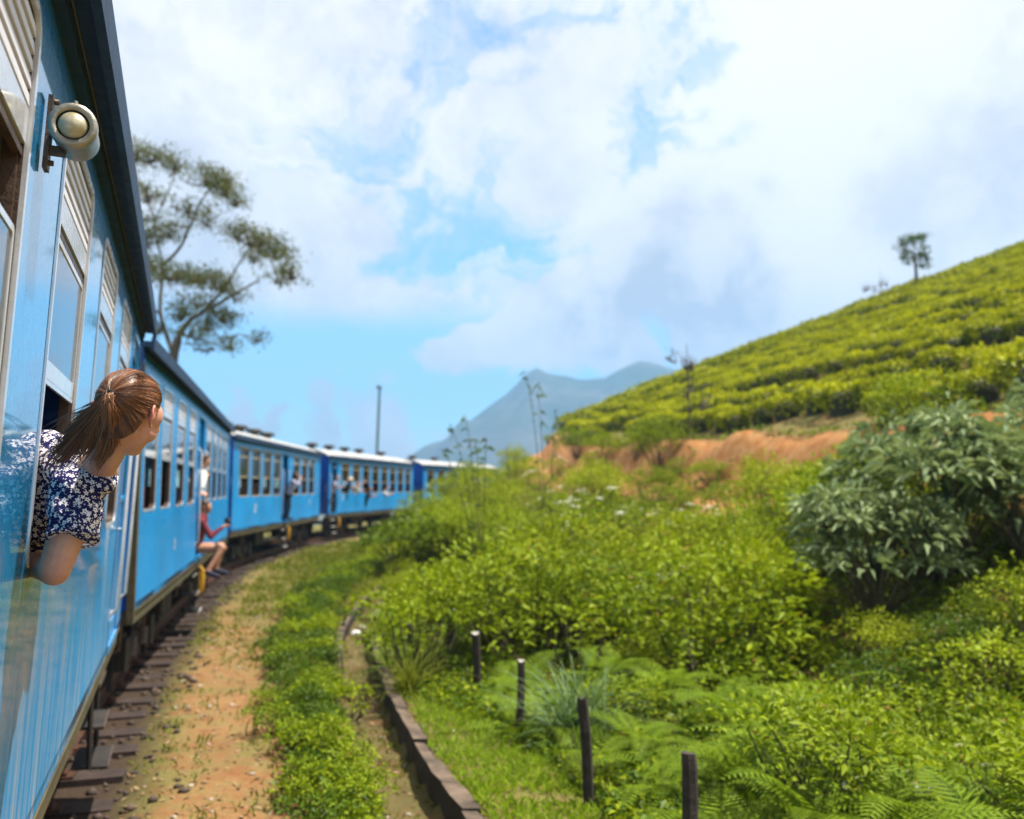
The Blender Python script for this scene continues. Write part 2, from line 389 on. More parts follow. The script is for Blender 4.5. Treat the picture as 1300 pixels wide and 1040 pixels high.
def terrain(x, y):
    sh = np.shape(x); x = np.asarray(x, float).ravel(); y = np.asarray(y, float).ravel()
    u = lateral(x, y); sd = side_of(EDGE, x, y)
    yy = np.minimum(y, 95)
    plane = -1.75 + 0.115 * yy + 0.38 * np.minimum(x, 70) - 0.0022 * np.maximum(yy - 52, 0) ** 2 - 0.004 * np.maximum(x - 30, 0) ** 2 * 0.5
    plane = plane - sstep(y, 95, 260) * 24
    bankdrop = (0.62 + 0.38 * sstep(y, 11, 19) * (1 - 0.4 * sstep(y, 30, 45))) * (1 - sstep(sd, -0.9, 0.1))
    near = plane - bankdrop
    kd = 0.9
    rise = np.minimum(near, 60)
    w = rise_start(x, y, u)
    lim = np.maximum(w, 0) * (0.32 + 0.042 * np.clip(y - 8, 0, 26))      # the bank rises from the foot of the fence
    up = np.where(w > 0, np.minimum(np.maximum(rise, 0.0) + 0.0, lim + 0.0), 0.0)
    z = np.where(w > 0, up, 0.0)
    z = z + sstep(w, 0.2, 1.6) * ((vnoise(x, y, 2.6, 1) - 0.5) * 0.35 + (vnoise(x, y, 0.9, 2) - 0.5) * 0.12)
    cut = sstep(sd, -2.2, -1.2) * (1 - sstep(sd, 0.1, 0.5)) * sstep(u, 5, 7)
    z = z + cut * ((vnoise(x, y, 1.3, 41) - 0.5) * 0.32 + (vnoise(x, y, 0.45, 42) - 0.5) * 0.16)
    # drain channel
    dl_ = side_of(DR_L, x, y); ins = np.where(y > 11.0, sstep(dl_, -0.13, -0.02), sstep(dl_, -0.2, 0.25)) * sstep(-side_of(DR_R, x, y), -0.12, -0.02) * (y < 27) * (y > 1)
    z = z - 0.21 * ins
    z = z + sstep(u, 0.6, 1.2) * ((vnoise(x, y, 0.8, 3) - 0.5) * 0.07 + (vnoise(x, y, 0.25, 4) - 0.5) * 0.035)
    z = z - 0.05 * (1 - sstep(np.abs(u + CW / 2), 1.30, 1.7))                   # ballast bed lies a little under the sleeper tops
    # left of the line the hillside falls away into the valley
    z = z - sstep(-u, 6.5, 40) * 16 - sstep(-u, 30, 300) * 40
    far = sstep(np.hypot(x, y), 150, 500)
    z = z * (1 - far) + far * (-45 + 14 * (vnoise(x, y, 240, 5) - 0.5))
    return z.reshape(sh)
def tz(x, y): return float(terrain(np.array([x]), np.array([y]))[0])

def graded(lo, hi, fine_lo, fine_hi, d, g, cap):
    a = list(np.arange(fine_lo, fine_hi, d)); s = d; v = a[-1]
    while v < hi: s = min(s * g, cap * max(1, abs(v) / 60)); v += s; a.append(v)
    s = d; v = a[0]; pre = []
    while v > lo: s = min(s * g, cap * max(1, abs(v) / 60)); v -= s; pre.append(v)
    return np.array(pre[::-1] + a)
def mat_ground():
    m, t, out = new_mat('soil_and_grass'); p = t.pos()
    n1 = t.noise(p, 0.8, 6, 0.65); n2 = t.noise(p, 3.2, 6, 0.7); n3 = t.noise(p, 22, 4, 0.65); n4 = t.noise(p, 70, 2, 0.6)
    orange = t.mix(t.mapr(n2, 0.3, 0.7), (0.23, 0.105, 0.038), (0.33, 0.19, 0.085))
    orange = t.mix(t.mapr(n3, 0.52, 0.72, 0, 0.75), orange, (0.15, 0.06, 0.025))
    orange = t.mix(t.mapr(n1, 0.45, 0.7, 0, 0.6), orange, (0.20, 0.115, 0.055))
    orange = t.mix(t.mapr(n4, 0.66, 0.74, 0, 0.6), orange, (0.50, 0.38, 0.26))
    cutn = t.new('ShaderNodeAttribute', attribute_name='cutting').outputs['Fac']
    orange = t.mix(t.math('MULTIPLY', cutn, 0.8), orange, t.mix(t.mapr(n2, 0.35, 0.65), (0.40, 0.15, 0.04), (0.50, 0.26, 0.10)))
    green = t.mix(t.mapr(n2, 0.35, 0.65), (0.085, 0.085, 0.022), (0.17, 0.155, 0.045))
    green = t.mix(t.mapr(n3, 0.5, 0.7, 0, 0.8), green, (0.20, 0.135, 0.05))
    dark = t.mix(n3, (0.028, 0.018, 0.012), (0.075, 0.05, 0.033))
    bed = t.new('ShaderNodeAttribute', attribute_name='bed').outputs['Fac']
    grassy = t.new('ShaderNodeAttribute', attribute_name='grassy').outputs['Fac']
    g = t.math('ADD', grassy, t.math('MULTIPLY', t.math('SUBTRACT', t.math('ADD', t.math('MULTIPLY', n3, 0.38), t.math('ADD', t.math('MULTIPLY', n2, 0.34), t.math('MULTIPLY', n1, 0.28))), 0.5), 2.8))
    c = t.mix(t.mapr(g, 0.25, 0.75), orange, green); c = t.mix(bed, c, dark)
    h = t.math('ADD', t.math('MULTIPLY', n3, 0.6), t.math('MULTIPLY', n4, 0.4))
    principled(t, out, c, 0.95, 0, t.bump(h, 0.8, 0.035), spec=0.15)
    return m
def build_ground():
    xs = graded(-2350, 2350, -7.2, 9.0, 0.16, 1.06, 2.2); ys = graded(-650, 3850, 3.0, 24.0, 0.16, 1.055, 2.2)
    X, Y = np.meshgrid(xs, ys); Z = terrain(X, Y)
    nx, ny = len(xs), len(ys); i = np.arange(nx * ny).reshape(ny, nx)
    F = np.stack([i[:-1, :-1], i[:-1, 1:], i[1:, 1:], i[1:, :-1]], -1).reshape(-1, 4)
    V = np.stack([X, Y, Z], -1).reshape(-1, 3)
    me = mesh_np('ground', V, F, [mat_ground()], smooth=True)
    x, y = V[:, 0], V[:, 1]; u = lateral(x, y); sd = side_of(EDGE, x, y)
    bed = 1 - sstep(np.abs(u + CW / 2), 1.30, 1.72)
    dl = side_of(DR_L, x, y); dr = side_of(DR_R, x, y); y_far = sstep(y, 12, 22)
    bed = np.maximum(bed, 0.42 * sstep(dl, -0.25, 0.0) * sstep(-dr, -0.1, 0.05) * (y < 27) * (y > 1))
    path = sstep(u, 0.10, 0.45) * (1 - sstep(u, 1.45, 1.8))          # worn strip beside the track
    grassy = 0.72 - 0.30 * path * (1 - 0.7 * y_far)
    grassy = np.where((dl > -0.1) & (dr < 0.35) & (y < 27), 0.66, grassy)
    earth = sstep(sd, -2.6, -1.2) * (1 - sstep(sd, 0.0, 0.5)) * sstep(u, 5, 7)
    grassy = np.where(u > 4.2, 0.62 - 0.75 * earth, grassy)
    grassy = np.where(u < -5, 0.95, grassy)
    grassy = np.where(np.hypot(x, y) > 140, 1.0, grassy)
    for nm, a in (('bed', bed), ('grassy', grassy), ('cutting', earth)):
        at = me.attributes.new(nm, 'FLOAT', 'POINT'); at.data.foreach_set('value', a.astype(np.float32))
    structure(put('ground', me))
build_ground()

# ------------------------------------------------------------------ mountain and the air in front of it
def build_mountain():
    m, t, out = new_mat('forested_rock'); p = t.pos()
    n = t.noise(p, 0.006, 8, 0.62); n2 = t.noise(p, 0.025, 5, 0.6)
    c = t.mix(t.mapr(n, 0.4, 0.62), (0.035, 0.06, 0.025), (0.10, 0.10, 0.07)); c = t.mix(t.mapr(n2, 0.5, 0.7, 0, 0.6), c, (0.03, 0.045, 0.02))
    principled(t, out, c, 0.95, 0, t.bump(n2, 0.8, 6), spec=0.1)
    prof = [(440, 640), (500, 605), (533, 578), (548, 566), (572, 556), (600, 532), (622, 514), (645, 497), (660, 482), (672, 470), (682, 464), (692, 469), (705, 473), (720, 474), (737, 479), (752, 478), (770, 477), (785, 468), (800, 461), (813, 456), (826, 458), (845, 464), (900, 478), (960, 500), (1050, 540), (1200, 600), (1300, 640)]
    Y0 = 2400.0
    px = np.array([a for a, b in prof], float); py = np.array([b for a, b in prof], float)
    xs = np.linspace(px[0], px[-1], 220)
    hx = (xs - 650) / FPX * Y0 / math.cos(PITCH); hz = CAM_H + np.array([at_y(a, b, Y0).z for a, b in zip(xs, np.interp(xs, px, py))]) - CAM_H
    rows = np.linspace(-1.0, 1.0, 60); V = []
    for q in rows:
        f = (1 - abs(q)) ** (1.15 if q < 0 else 1.0)
        off = q * (800 if q < 0 else 1200)
        rid = (vnoise(hx, np.full_like(hx, off), 130, 6) - 0.5) * 110 + (vnoise(hx, np.full_like(hx, off * 0.6), 48, 7) - 0.5) * 44
        z = -50 + (hz + 50) * f + rid * f * (1 - f) * 3.0
        V.append(np.stack([hx + off * 0.12, np.full_like(hx, Y0 + off), z], -1))
    V = np.array(V).reshape(-1, 3); nx, ny = len(xs), len(rows); i = np.arange(nx * ny).reshape(ny, nx)
    F = np.stack([i[:-1, :-1], i[:-1, 1:], i[1:, 1:], i[1:, :-1]], -1).reshape(-1, 4)
    structure(put('mountain', mesh_np('mountain', V, F, [m], smooth=True)))
build_mountain()
def build_haze():
    m, t, out = new_mat('haze_air')
    v = t.new('ShaderNodeVolumePrincipled'); v.inputs['Density'].default_value = 0.00042; v.inputs['Color'].default_value = (0.31, 0.60, 1.0, 1)
    v.inputs['Anisotropy'].default_value = 0.1
    t.l.new(v.outputs[0], out.inputs['Volume'])
    b = MB().bbox((-2400, -700, -90), (2400, 3900, 470))
    stuff(b.build('haze', m))
if HAZE: build_haze()

# ------------------------------------------------------------------ railway track
M_SLEEPER = mat_plain('weathered_sleeper', (0.040, 0.024, 0.018), 0.9, 0, 0.5, 5, 0.6)
M_RAIL = mat_plain('rusty_rail', (0.13, 0.065, 0.04), 0.5, 0.6, 0.3, 9)
def curve_resample(line, step):
    seg = np.linalg.norm(np.diff(line, axis=0), axis=1); s = np.concatenate([[0], np.cumsum(seg)])
    q = np.arange(0, s[-1], step)
    return np.stack([np.interp(q, s, line[:, 0]), np.interp(q, s, line[:, 1])], 1)
def build_track():
    root = structure(empty('railway_track', (float(TRACK[30][0]), float(TRACK[30][1]), 0)))
    inv = Matrix.Translation(-root.location)
    line = curve_resample(TRACK, 0.72); tan = np.gradient(line, axis=0)
    me = []
    for k in range(4):
        b = MB(); b.box((0, 0, -0.075), (2.72 + 0.06 * k, 0.25, 0.15), 0)
        for e in (-1, 1): b.box((e * 0.84, 0, 0.012), (0.34, 0.20, 0.024), 1); b.box((e * 0.93, 0, 0.035), (0.06, 0.16, 0.03), 1); b.box((e * 0.75, 0, 0.035), (0.06, 0.16, 0.03), 1)
        me.append(b.mesh('sleeper', [M_SLEEPER, M_RAIL]))
    for i, (p, d) in enumerate(zip(line, tan)):
        if p[1] < 1.5 or p[1] > 66: continue
        o = put('sleeper', me[i % 4], root, (p[0] - root.location.x, p[1] - root.location.y, random.uniform(-0.035, 0.01)), (random.uniform(-.02, .02), random.uniform(-.012, .012), math.atan2(-d[0], d[1]) + random.uniform(-0.045, 0.045)))
    for e in (-1, 1):
        b = MB(); ln = curve_resample(TRACK, 0.9); tn = unit(np.gradient(ln, axis=0)); rg = np.stack([tn[:, 1], -tn[:, 0]], 1) * 0.84 * e
        prof = [(-0.065, 0.024), (-0.065, 0.038), (-0.012, 0.05), (-0.012, 0.13), (-0.034, 0.14), (-0.034, 0.165), (0.034, 0.165), (0.034, 0.14), (0.012, 0.13), (0.012, 0.05), (0.065, 0.038), (0.065, 0.024)]
        vs = []; fs = []; n = len(prof)
        for p, q, d in zip(ln, rg, tn):
            for (a, h) in prof:
                vs.append((p[0] + q[0] + d[1] * a - root.location.x, p[1] + q[1] - d[0] * a - root.location.y, h))
        for i in range(len(ln) - 1):
            for j in range(n): fs.append((i * n + j, (i + 1) * n + j, (i + 1) * n + (j + 1) % n, i * n + (j + 1) % n))
        b.add(vs, fs); b.build('rail', M_RAIL, root)
build_track()
def ballast():
    rg = np.random.default_rng(77); ln = curve_resample(TRACK, 0.2); ln = ln[(ln[:, 1] > 3) & (ln[:, 1] < 40)]; tn = unit(np.gradient(ln, axis=0)); n = 2600; k = rg.integers(0, len(ln), n)
    off = rg.uniform(-0.4, 1.72, n); p = ln[k] + np.stack([tn[k, 1], -tn[k, 0]], 1) * off[:, None] + rg.normal(0, 0.1, (n, 2)); z = terrain(p[:, 0], p[:, 1])
    base = np.array([(1, 0, 0), (.3, .95, 0), (-.8, .6, .1), (-.8, -.6, 0), (.3, -.95, 0), (.1, .1, .7), (-.2, -.1, -.6)]); F = np.array([(0, 1, 5), (1, 2, 5), (2, 3, 5), (3, 4, 5), (4, 0, 5), (1, 0, 6), (2, 1, 6), (3, 2, 6), (4, 3, 6), (0, 4, 6)])
    V = base[None] * (1 + rg.normal(0, 0.25, (n, 7, 3))) * (rg.uniform(0.015, 0.045, n) * (1 + p[:, 1] / 60))[:, None, None]; a = rg.uniform(0, 6.28, n); c, s_ = np.cos(a)[:, None], np.sin(a)[:, None]
    V = np.stack([V[..., 0] * c - V[..., 1] * s_, V[..., 0] * s_ + V[..., 1] * c, V[..., 2]], -1) + np.concatenate([p, (z + 0.01)[:, None]], 1)[:, None]
    stuff(put('ballast', mesh_np('ballast', V.reshape(-1, 3), (F[None] + np.arange(n)[:, None, None] * 7).reshape(-1, 3), [mat_plain('dark_ballast', (0.085, 0.058, 0.042), 0.95, 0, 0.6, 3)])))
ballast()

# ------------------------------------------------------------------ drain walls, stone by stone
M_DRAIN = mat_plain('damp_concrete', (0.13, 0.09, 0.06), 0.9, 0, 0.65, 4, 0.8)
M_DRAIN_SIDE = mat_plain('damp_shaded_concrete', (0.030, 0.021, 0.015), 0.9, 0, 0.5, 8, 0.6)  # kerb side faces: damp, and their shade painted in as a darker tone
def drain_wall(line, side, y0, y1, top, label, w=0.16):
    ln = curve_resample(line, 0.62); ln = ln[(ln[:, 1] > y0) & (ln[:, 1] < y1)]
    root = tag(empty('drain_wall', (ln[0][0], ln[0][1], 0)), label, 'drain wall')
    for i in range(len(ln) - 1):
        a, c = ln[i], ln[i + 1]; d = (c - a); L = np.linalg.norm(d); d = d / L; rg = np.array([d[1], -d[0]]) * side
        ww = w * random.uniform(0.85, 1.2); h = top + random.uniform(-0.02, 0.015); q = random.uniform(0.003, 0.010)
        pts = []
        bl = -0.42
        for (al, la, zz) in ((q, 0, bl), (L - q, 0, bl), (L - q, ww, bl), (q, ww, bl), (q, random.uniform(0, .02), h), (L / 2, random.uniform(-.012, .02), h + random.uniform(-.012, .012)), (L - q, random.uniform(0, .02), h), (L - q, ww, h - .015), (L / 2, ww + random.uniform(-.02, .02), h), (q, ww, h - .01)):
            p = a + d * al + rg * la; pts.append((p[0] - root.location.x, p[1] - root.location.y, zz))
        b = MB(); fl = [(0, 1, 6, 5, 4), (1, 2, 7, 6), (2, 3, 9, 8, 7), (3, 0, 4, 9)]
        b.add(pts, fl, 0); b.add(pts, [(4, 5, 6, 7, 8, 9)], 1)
        b.build('kerb_stone', [M_DRAIN_SIDE, M_DRAIN], root)
drain_wall(DR_R, 1, 3.0, 24.5, 0.06, 'long dark concrete drain kerb along the foot of the fern bank', 0.13)
drain_wall(DR_L, -1, 11.2, 24.5, 0.02, 'shorter curved drain kerb on the track side, half buried in weeds', 0.14)

# ------------------------------------------------------------------ coach materials
def mat_paint(name, base, dirt=0.5, coat=0.6, wave=0.25):
    m, t, out = new_mat(name); o = t.obj()
    big = t.noise(o, 0.9, 5, 0.55); streak = t.noise(t.scale(o, (1, 5.5, 0.35)), 2.2, 6, 0.65); fine = t.noise(o, 26, 4, 0.6)
    sp = t.new('ShaderNodeSeparateXYZ'); t.l.new(o, sp.inputs[0])
    c = t.mix(t.mapr(big, 0.3, 0.7), tuple(v * 0.86 for v in base), tuple(min(1, v * 1.12) for v in base))
    low = t.mapr(sp.outputs[2], 1.1, 2.1, 1.0, 0.12)                                     # splashed dirt sits low on the panels
    k = t.math('MULTIPLY', t.math('MULTIPLY', t.mapr(streak, 0.42, 0.72), low), dirt)
    c = t.mix(k, c, (0.40, 0.43, 0.46))
    rust = t.math('MULTIPLY', t.mapr(t.noise(t.scale(o, (1, 3.0, 0.8)), 3.1, 6, 0.7), 0.66, 0.74), t.mapr(sp.outputs[2], 1.1, 1.7, 0.7, 0.05))
    c = t.mix(rust, c, (0.12, 0.07, 0.04))
    wv = t.noise(t.scale(o, (1, 0.7, 1.0)), 1.6, 3, 0.5); rip = t.noise(o, 11.0, 2, 0.5)
    nb = t.bump(wv, wave, 0.02); nb = t.bump(rip, wave * 0.22, 0.004, nb)
    rough = t.math('ADD', t.mapr(fine, 0.3, 0.7, 0.2, 0.3), t.math('MULTIPLY', low, 0.3))
    bs = principled(t, out, c, rough, 0, nb, coat, 0.035, spec=0.14); bs.inputs['Coat IOR'].default_value = 1.95
    t.put(bs.inputs['Coat Weight'], t.math('MULTIPLY', t.mapr(t.math('ADD', sp.outputs[2], t.math('MULTIPLY', streak, 0.5)), 1.75, 2.5, 0.10, 1.0), coat))
    return m
def mat_glass(name, tint=(0.75, 0.85, 0.8), refl=0.12):
    m, t, out = new_mat(name); o = t.obj()
    tr = t.new('ShaderNodeBsdfTransparent'); t.put(tr.inputs[0], tint)
    gl = t.new('ShaderNodeBsdfGlossy'); gl.inputs['Roughness'].default_value = 0.03
    t.put(gl.inputs['Normal'], t.bump(t.noise(o, 1.2, 2), 0.08, 0.02))
    fr = t.new('ShaderNodeFresnel'); fr.inputs[0].default_value = 1.6
    mx = t.new('ShaderNodeMixShader'); t.l.new(t.math('ADD', fr.outputs[0], refl, clamp=True), mx.inputs[0])
    t.l.new(tr.outputs[0], mx.inputs[1]); t.l.new(gl.outputs[0], mx.inputs[2]); t.l.new(mx.outputs[0], out.inputs['Surface'])
    return m
BLUE = (0.002, 0.27, 0.62)
M_BODY = mat_paint('sky_blue_coach_paint', BLUE, 1.0, 1.0, 0.07)
M_BODY2 = mat_paint('sky_blue_coach_paint_clean', (0.002, 0.27, 0.66), 0.30, 0.12, 0.08)
M_END = mat_paint('deep_blue_end_paint', (0.008, 0.075, 0.40), 0.3, 0.3, 0.1)
M_GUTTER = mat_plain('navy_gutter_paint', (0.004, 0.04, 0.11), 0.75, 0, 0.3, 3, 0.1)
M_ROOF = mat_plain('pale_roof_paint', (0.42, 0.42, 0.41), 0.6, 0, 0.25, 1.2, 0.2)
M_ROOF2 = mat_plain('light_blue_roof_paint', (0.30, 0.50, 0.66), 0.5, 0, 0.2, 1.2, 0.2)
M_FRAME = mat_plain('worn_aluminium_frame', (0.68, 0.69, 0.73), 0.22, 0.1, 0.12, 5, 0.03, 0.5)
M_BEIGE = mat_plain('beige_window_frame', (0.55, 0.47, 0.33), 0.5, 0.0, 0.15, 10, 0.1)
M_SLAT = mat_plain('pinkish_white_slat', (0.80, 0.79, 0.84), 0.4, 0.0, 0.08, 6, 0.03, 0.15)
M_SASH = mat_plain('grey_white_sash', (0.74, 0.76, 0.78), 0.2, 0.0, 0.1, 5, 0.02, 0.6)
M_RUBBER = mat_plain('black_rubber', (0.016, 0.016, 0.016), 0.7, 0, 0.3, 10)
M_DARK = mat_plain('sooty_underframe', (0.035, 0.028, 0.024), 0.75, 0.2, 0.5, 4, 0.4)
M_STEEL = mat_plain('dull_steel', (0.16, 0.13, 0.115), 0.5, 0.6, 0.35, 9, 0.3)
M_OLIVE = mat_plain('olive_sole_bar_paint', (0.105, 0.088, 0.048), 0.6, 0.0, 0.35, 4, 0.3)
M_LINING = mat_plain('cream_lining', (0.30, 0.27, 0.22), 0.6, 0, 0.15, 2)
M_SEAT = mat_plain('maroon_seat_vinyl', (0.09, 0.03, 0.03), 0.5, 0, 0.2, 6)
M_WOOD = mat_plain('varnished_brown_timber', (0.075, 0.042, 0.026), 0.45, 0, 0.4, 9, 0.3)
M_WHITE = mat_plain('white_paint', (0.72, 0.72, 0.70), 0.6, 0, 0.15, 8)
M_YELLOW = mat_plain('yellow_paint', (0.62, 0.33, 0.02), 0.5, 0, 0.2, 8)
M_BRONZE = mat_plain('weathered_bronze_casing', (0.42, 0.39, 0.32), 0.38, 0.75, 0.3, 16, 0.2)
M_RUST = mat_plain('brown_bracket_steel', (0.15, 0.105, 0.08), 0.55, 0.4, 0.4, 14, 0.4)
M_GLASS = mat_glass('coach_glass', (0.62, 0.72, 0.70), 0.25)
M_GLASS_GREEN = mat_glass('tinted_coach_glass', (0.62, 0.70, 0.45), 0.03)
def mat_lens():
    m, t, out = new_mat('frosted_lamp_lens'); o = t.obj(); n = t.noise(o, 40, 4, 0.6)
    c = t.mix(t.mapr(n, 0.35, 0.7), (0.44, 0.38, 0.22), (0.62, 0.57, 0.42))
    principled(t, out, c, 0.35, 0.25, t.bump(n, 0.25, 0.004), 0.4, 0.15); return m
M_LENS = mat_lens()

ZB, ZT, Z0, Z1, EAVE = 1.16, 3.80, 2.12, 3.52, 3.80
MARG = 0.035
def sx(z): return CW / 2 - 0.55 * max(0.0, z - 3.50) ** 2
def rrect(y0, y1, z0, z1, r, n=5):
    out = []
    for (cy, cz, a0) in ((y1 - r, z0 + r, -90), (y1 - r, z1 - r, 0), (y0 + r, z1 - r, 90), (y0 + r, z0 + r, 180)):
        for k in range(n + 1):
            a = R(a0 + 90 * k / n); out.append((cy + r * math.cos(a), cz + r * math.sin(a)))
    return out
def to_rect(p, y0, y1, z0, z1):
    cy, cz = (y0 + y1) / 2, (z0 + z1) / 2; dy, dz = p[0] - cy, p[1] - cz
    k = min((y1 - y0) / 2 / max(abs(dy), 1e-6), (z1 - z0) / 2 / max(abs(dz), 1e-6)); return (cy + dy * k, cz + dz * k)
def side_wall(b, L, wins, doors, sgn, mat_out, mat_in, rad=0.07):
    cols = sorted([(y0 - MARG, y1 + MARG, 'w') for y0, y1 in wins] + [(y0, y1, 'd') for y0, y1 in doors])
    y = -L / 2; full = []
    for c in cols:
        if c[0] > y + 1e-4: full.append((y, c[0], 'b'))
        full.append(c); y = c[1]
    if y < L / 2: full.append((y, L / 2, 'b'))
    top = [Z1 + MARG] + [Z1 + MARG + (ZT - Z1 - MARG) * k / 5 for k in range(1, 6)]
    for off, mt in ((0.0, mat_out), (-0.05, mat_in)):
        P = lambda yy, zz: (sgn * (sx(zz) + off), yy, zz)
        flip = (sgn > 0) == (off == 0.0)
        def quad(a, c, d, e): b.add([a, c, d, e], [(0, 1, 2, 3) if flip else (3, 2, 1, 0)], mt)
        for (y0, y1, k) in full:
            rows = {'b': [ZB, Z0 - MARG, Z1 + MARG], 'w': [ZB, Z0 - MARG], 'd': []}[k]
            for z0, z1 in zip(rows[:-1], rows[1:]): quad(P(y0, z0), P(y1, z0), P(y1, z1), P(y0, z1))
            for z0, z1 in zip(top[:-1], top[1:]): quad(P(y0, z0), P(y1, z0), P(y1, z1), P(y0, z1))
            if k == 'w':
                lp = rrect(y0 + MARG, y1 - MARG, Z0, Z1, rad); n = len(lp)
                inner = [P(*q) for q in lp]
                outer = [P(*to_rect(q, y0, y1, Z0 - MARG, Z1 + MARG)) for q in lp]
                cor = [(y1, Z0 - MARG), (y1, Z1 + MARG), (y0, Z1 + MARG), (y0, Z0 - MARG)]
                for i in range(n):
                    j = (i + 1) % n; f = [outer[i], outer[j], inner[j], inner[i]]
                    b.add(f, [(0, 1, 2, 3) if flip else (3, 2, 1, 0)], mt)
                    a1, a2 = to_rect(lp[i], y0, y1, Z0 - MARG, Z1 + MARG), to_rect(lp[j], y0, y1, Z0 - MARG, Z1 + MARG)
                    if abs(a1[0] - a2[0]) > 1e-5 and abs(a1[1] - a2[1]) > 1e-5:      # fill the corner of the cell
                        cc = min(cor, key=lambda c: (c[0] - (a1[0] + a2[0]) / 2) ** 2 + (c[1] - (a1[1] + a2[1]) / 2) ** 2)
                        b.add([P(*a1), P(*cc), P(*a2)], [(0, 1, 2) if flip else (2, 1, 0)], mt)

def ring(b, y0, y1, z0, z1, r, w, x0, x1, m=0, r2=None):
    """frame ring between a rounded rectangle and one w smaller, thick from x0 to x1"""
    A = rrect(y0, y1, z0, z1, r); B = rrect(y0 + w, y1 - w, z0 + w, z1 - w, max(0.012, r - w)); n = len(A)
    vs = [(x, p[0], p[1]) for x in (x0, x1) for q in (A, B) for p in q]; fs = []
    for i in range(n):
        j = (i + 1) % n
        fs += [(2 * n + i, 2 * n + j, 3 * n + j, 3 * n + i), (i, n + i, n + j, j), (i, j, 2 * n + j, 2 * n + i), (n + i, 3 * n + i, 3 * n + j, n + j)]
    b.add(vs, fs, m)

def window_meshes(wd, style):
    """meshes of one window, its centre at y = 0, the outer skin of the coach at x = 0"""
    h = wd / 2; out = {}
    b = MB(); ring(b, -h - 0.012, h + 0.012, Z0 - 0.012, Z1 + 0.012, 0.08, 0.024 if style == 'louvre' else 0.03, -0.008, 0.004); ring(b, -h - 0.008, h + 0.008, Z0 - 0.008, Z1 + 0.008, 0.08, 0.024 if style == 'louvre' else 0.03, -0.055, -0.009, 1)
    if style == 'louvre':
        b.box((-0.012, 0, 3.235), (0.014, wd - 0.03, 0.085)); b.box((-0.02, 0, 3.17), (0.02, wd - 0.03, 0.02), 1)
        b.box((-0.035, -h + 0.024, 2.84), (0.035, 0.016, 0.68), 1); b.box((-0.035, h - 0.024, 2.84), (0.035, 0.016, 0.68), 1)
    out['window'] = b
    if style == 'louvre':
        b = MB(); M = Matrix.Rotation(R(-6), 3, 'Y'); b.box((0, 0, 0), (0.010, wd - 0.045, 0.030), M=M); out['louvre_slat'] = b
        for nm, z0, z1 in (('sash_high', 2.68, 3.15), ('sash_low', 2.15, 2.98)):
            b = MB(); ring(b, -h + 0.03, h - 0.03, z0, z1, 0.02, 0.018, -0.016, -0.007); b.box((-0.012, 0, z0 + 0.045), (0.010, wd - 0.07, 0.06)); out[nm] = b
            b = MB().box((-0.012, 0, (z0 + z1) / 2 + 0.03), (0.003, wd - 0.094, z1 - z0 - 0.095)); out['pane_' + nm[5:]] = b
    else:
        b = MB(); ring(b, -h + 0.028, h - 0.028, 2.66, Z1 - 0.028, 0.04, 0.03, -0.06, -0.035); b.box((-0.045, 0, 3.26), (0.02, wd - 0.08, 0.03)); out['sash_high'] = b
        b = MB().box((-0.05, 0, 3.07), (0.004, wd - 0.10, 0.76)); out['pane_high'] = b
        b = MB(); 
        for k in range(3): b.tube([(-0.03, -h + 0.04, 2.26 + 0.11 * k), (-0.03, h - 0.04, 2.26 + 0.11 * k)], 0.008, 5)
        out['bar'] = b
    return out
_WM = {}
def win_mesh(wd, style, key, mats):
    k = (round(wd, 3), style, key, tuple(m.name for m in mats))
    if k not in _WM:
        if (wd, style) not in _WM: _WM[(wd, style)] = window_meshes(wd, style)
        src = _WM[(wd, style)][key]
        _WM[k] = src.mesh({'pane_high': 'pane', 'pane_low': 'pane', 'sash_high': 'sash', 'sash_low': 'sash'}.get(key, key), mats)
    return _WM[k]

def make_bogie(parent, y):
    if 'bogie' not in _WM:
        fr = MB(); 
        for e in (-1, 1):
            fr.box((e * 1.02, 0, 0.62), (0.10, 2.3, 0.16)); fr.box((e * 1.02, 0, 0.50), (0.12, 0.9, 0.16)); fr.box((e * 1.06, 0, 0.83), (0.16, 0.5, 0.26))
            for k in (-1, 1):
                fr.box((e * 1.05, k * 0.95, 0.52), (0.22, 0.30, 0.34)); fr.box((e * 1.02, k * 1.18, 0.42), (0.06, 0.05, 0.5)); fr.tube([(e * 1.1, k * 0.6, 0.45), (e * 1.1, k * 0.35, 0.75)], 0.03, 6)
        fr.box((0, 0, 0.72), (2.0, 0.5, 0.16)); _WM['bogie'] = fr.mesh('bogie', [M_DARK])
        w = MB(); w.lathe([(0.0, -0.05), (0.10, -0.06), (0.14, -0.02), (0.36, -0.03), (0.43, -0.06), (0.43, 0.05), (0.47, 0.06), (0.47, 0.085), (0.0, 0.085)], (0, 0, 0), (-1, 0, 0), 24)
        _WM['wheel'] = w.mesh('wheel', [M_STEEL])
        s = MB(); pts = [(0.075 * math.cos(a * 0.9), 0.075 * math.sin(a * 0.9), a * 0.0058) for a in range(0, 42)]; s.tube(pts, 0.017, 5); _WM['spring'] = s.mesh('spring', [M_STEEL])
    g = put('bogie', _WM['bogie'], parent, (0, y, 0))
    for e in (-1, 1):
        for k in (-1, 1):
            put('wheel', _WM['wheel'], g, (e * 0.84, k * 0.95, 0.60), (0, 0, 0 if e > 0 else math.pi))
            put('spring', _WM['spring'], g, (e * 1.09, k * 0.42, 0.40))
    return g

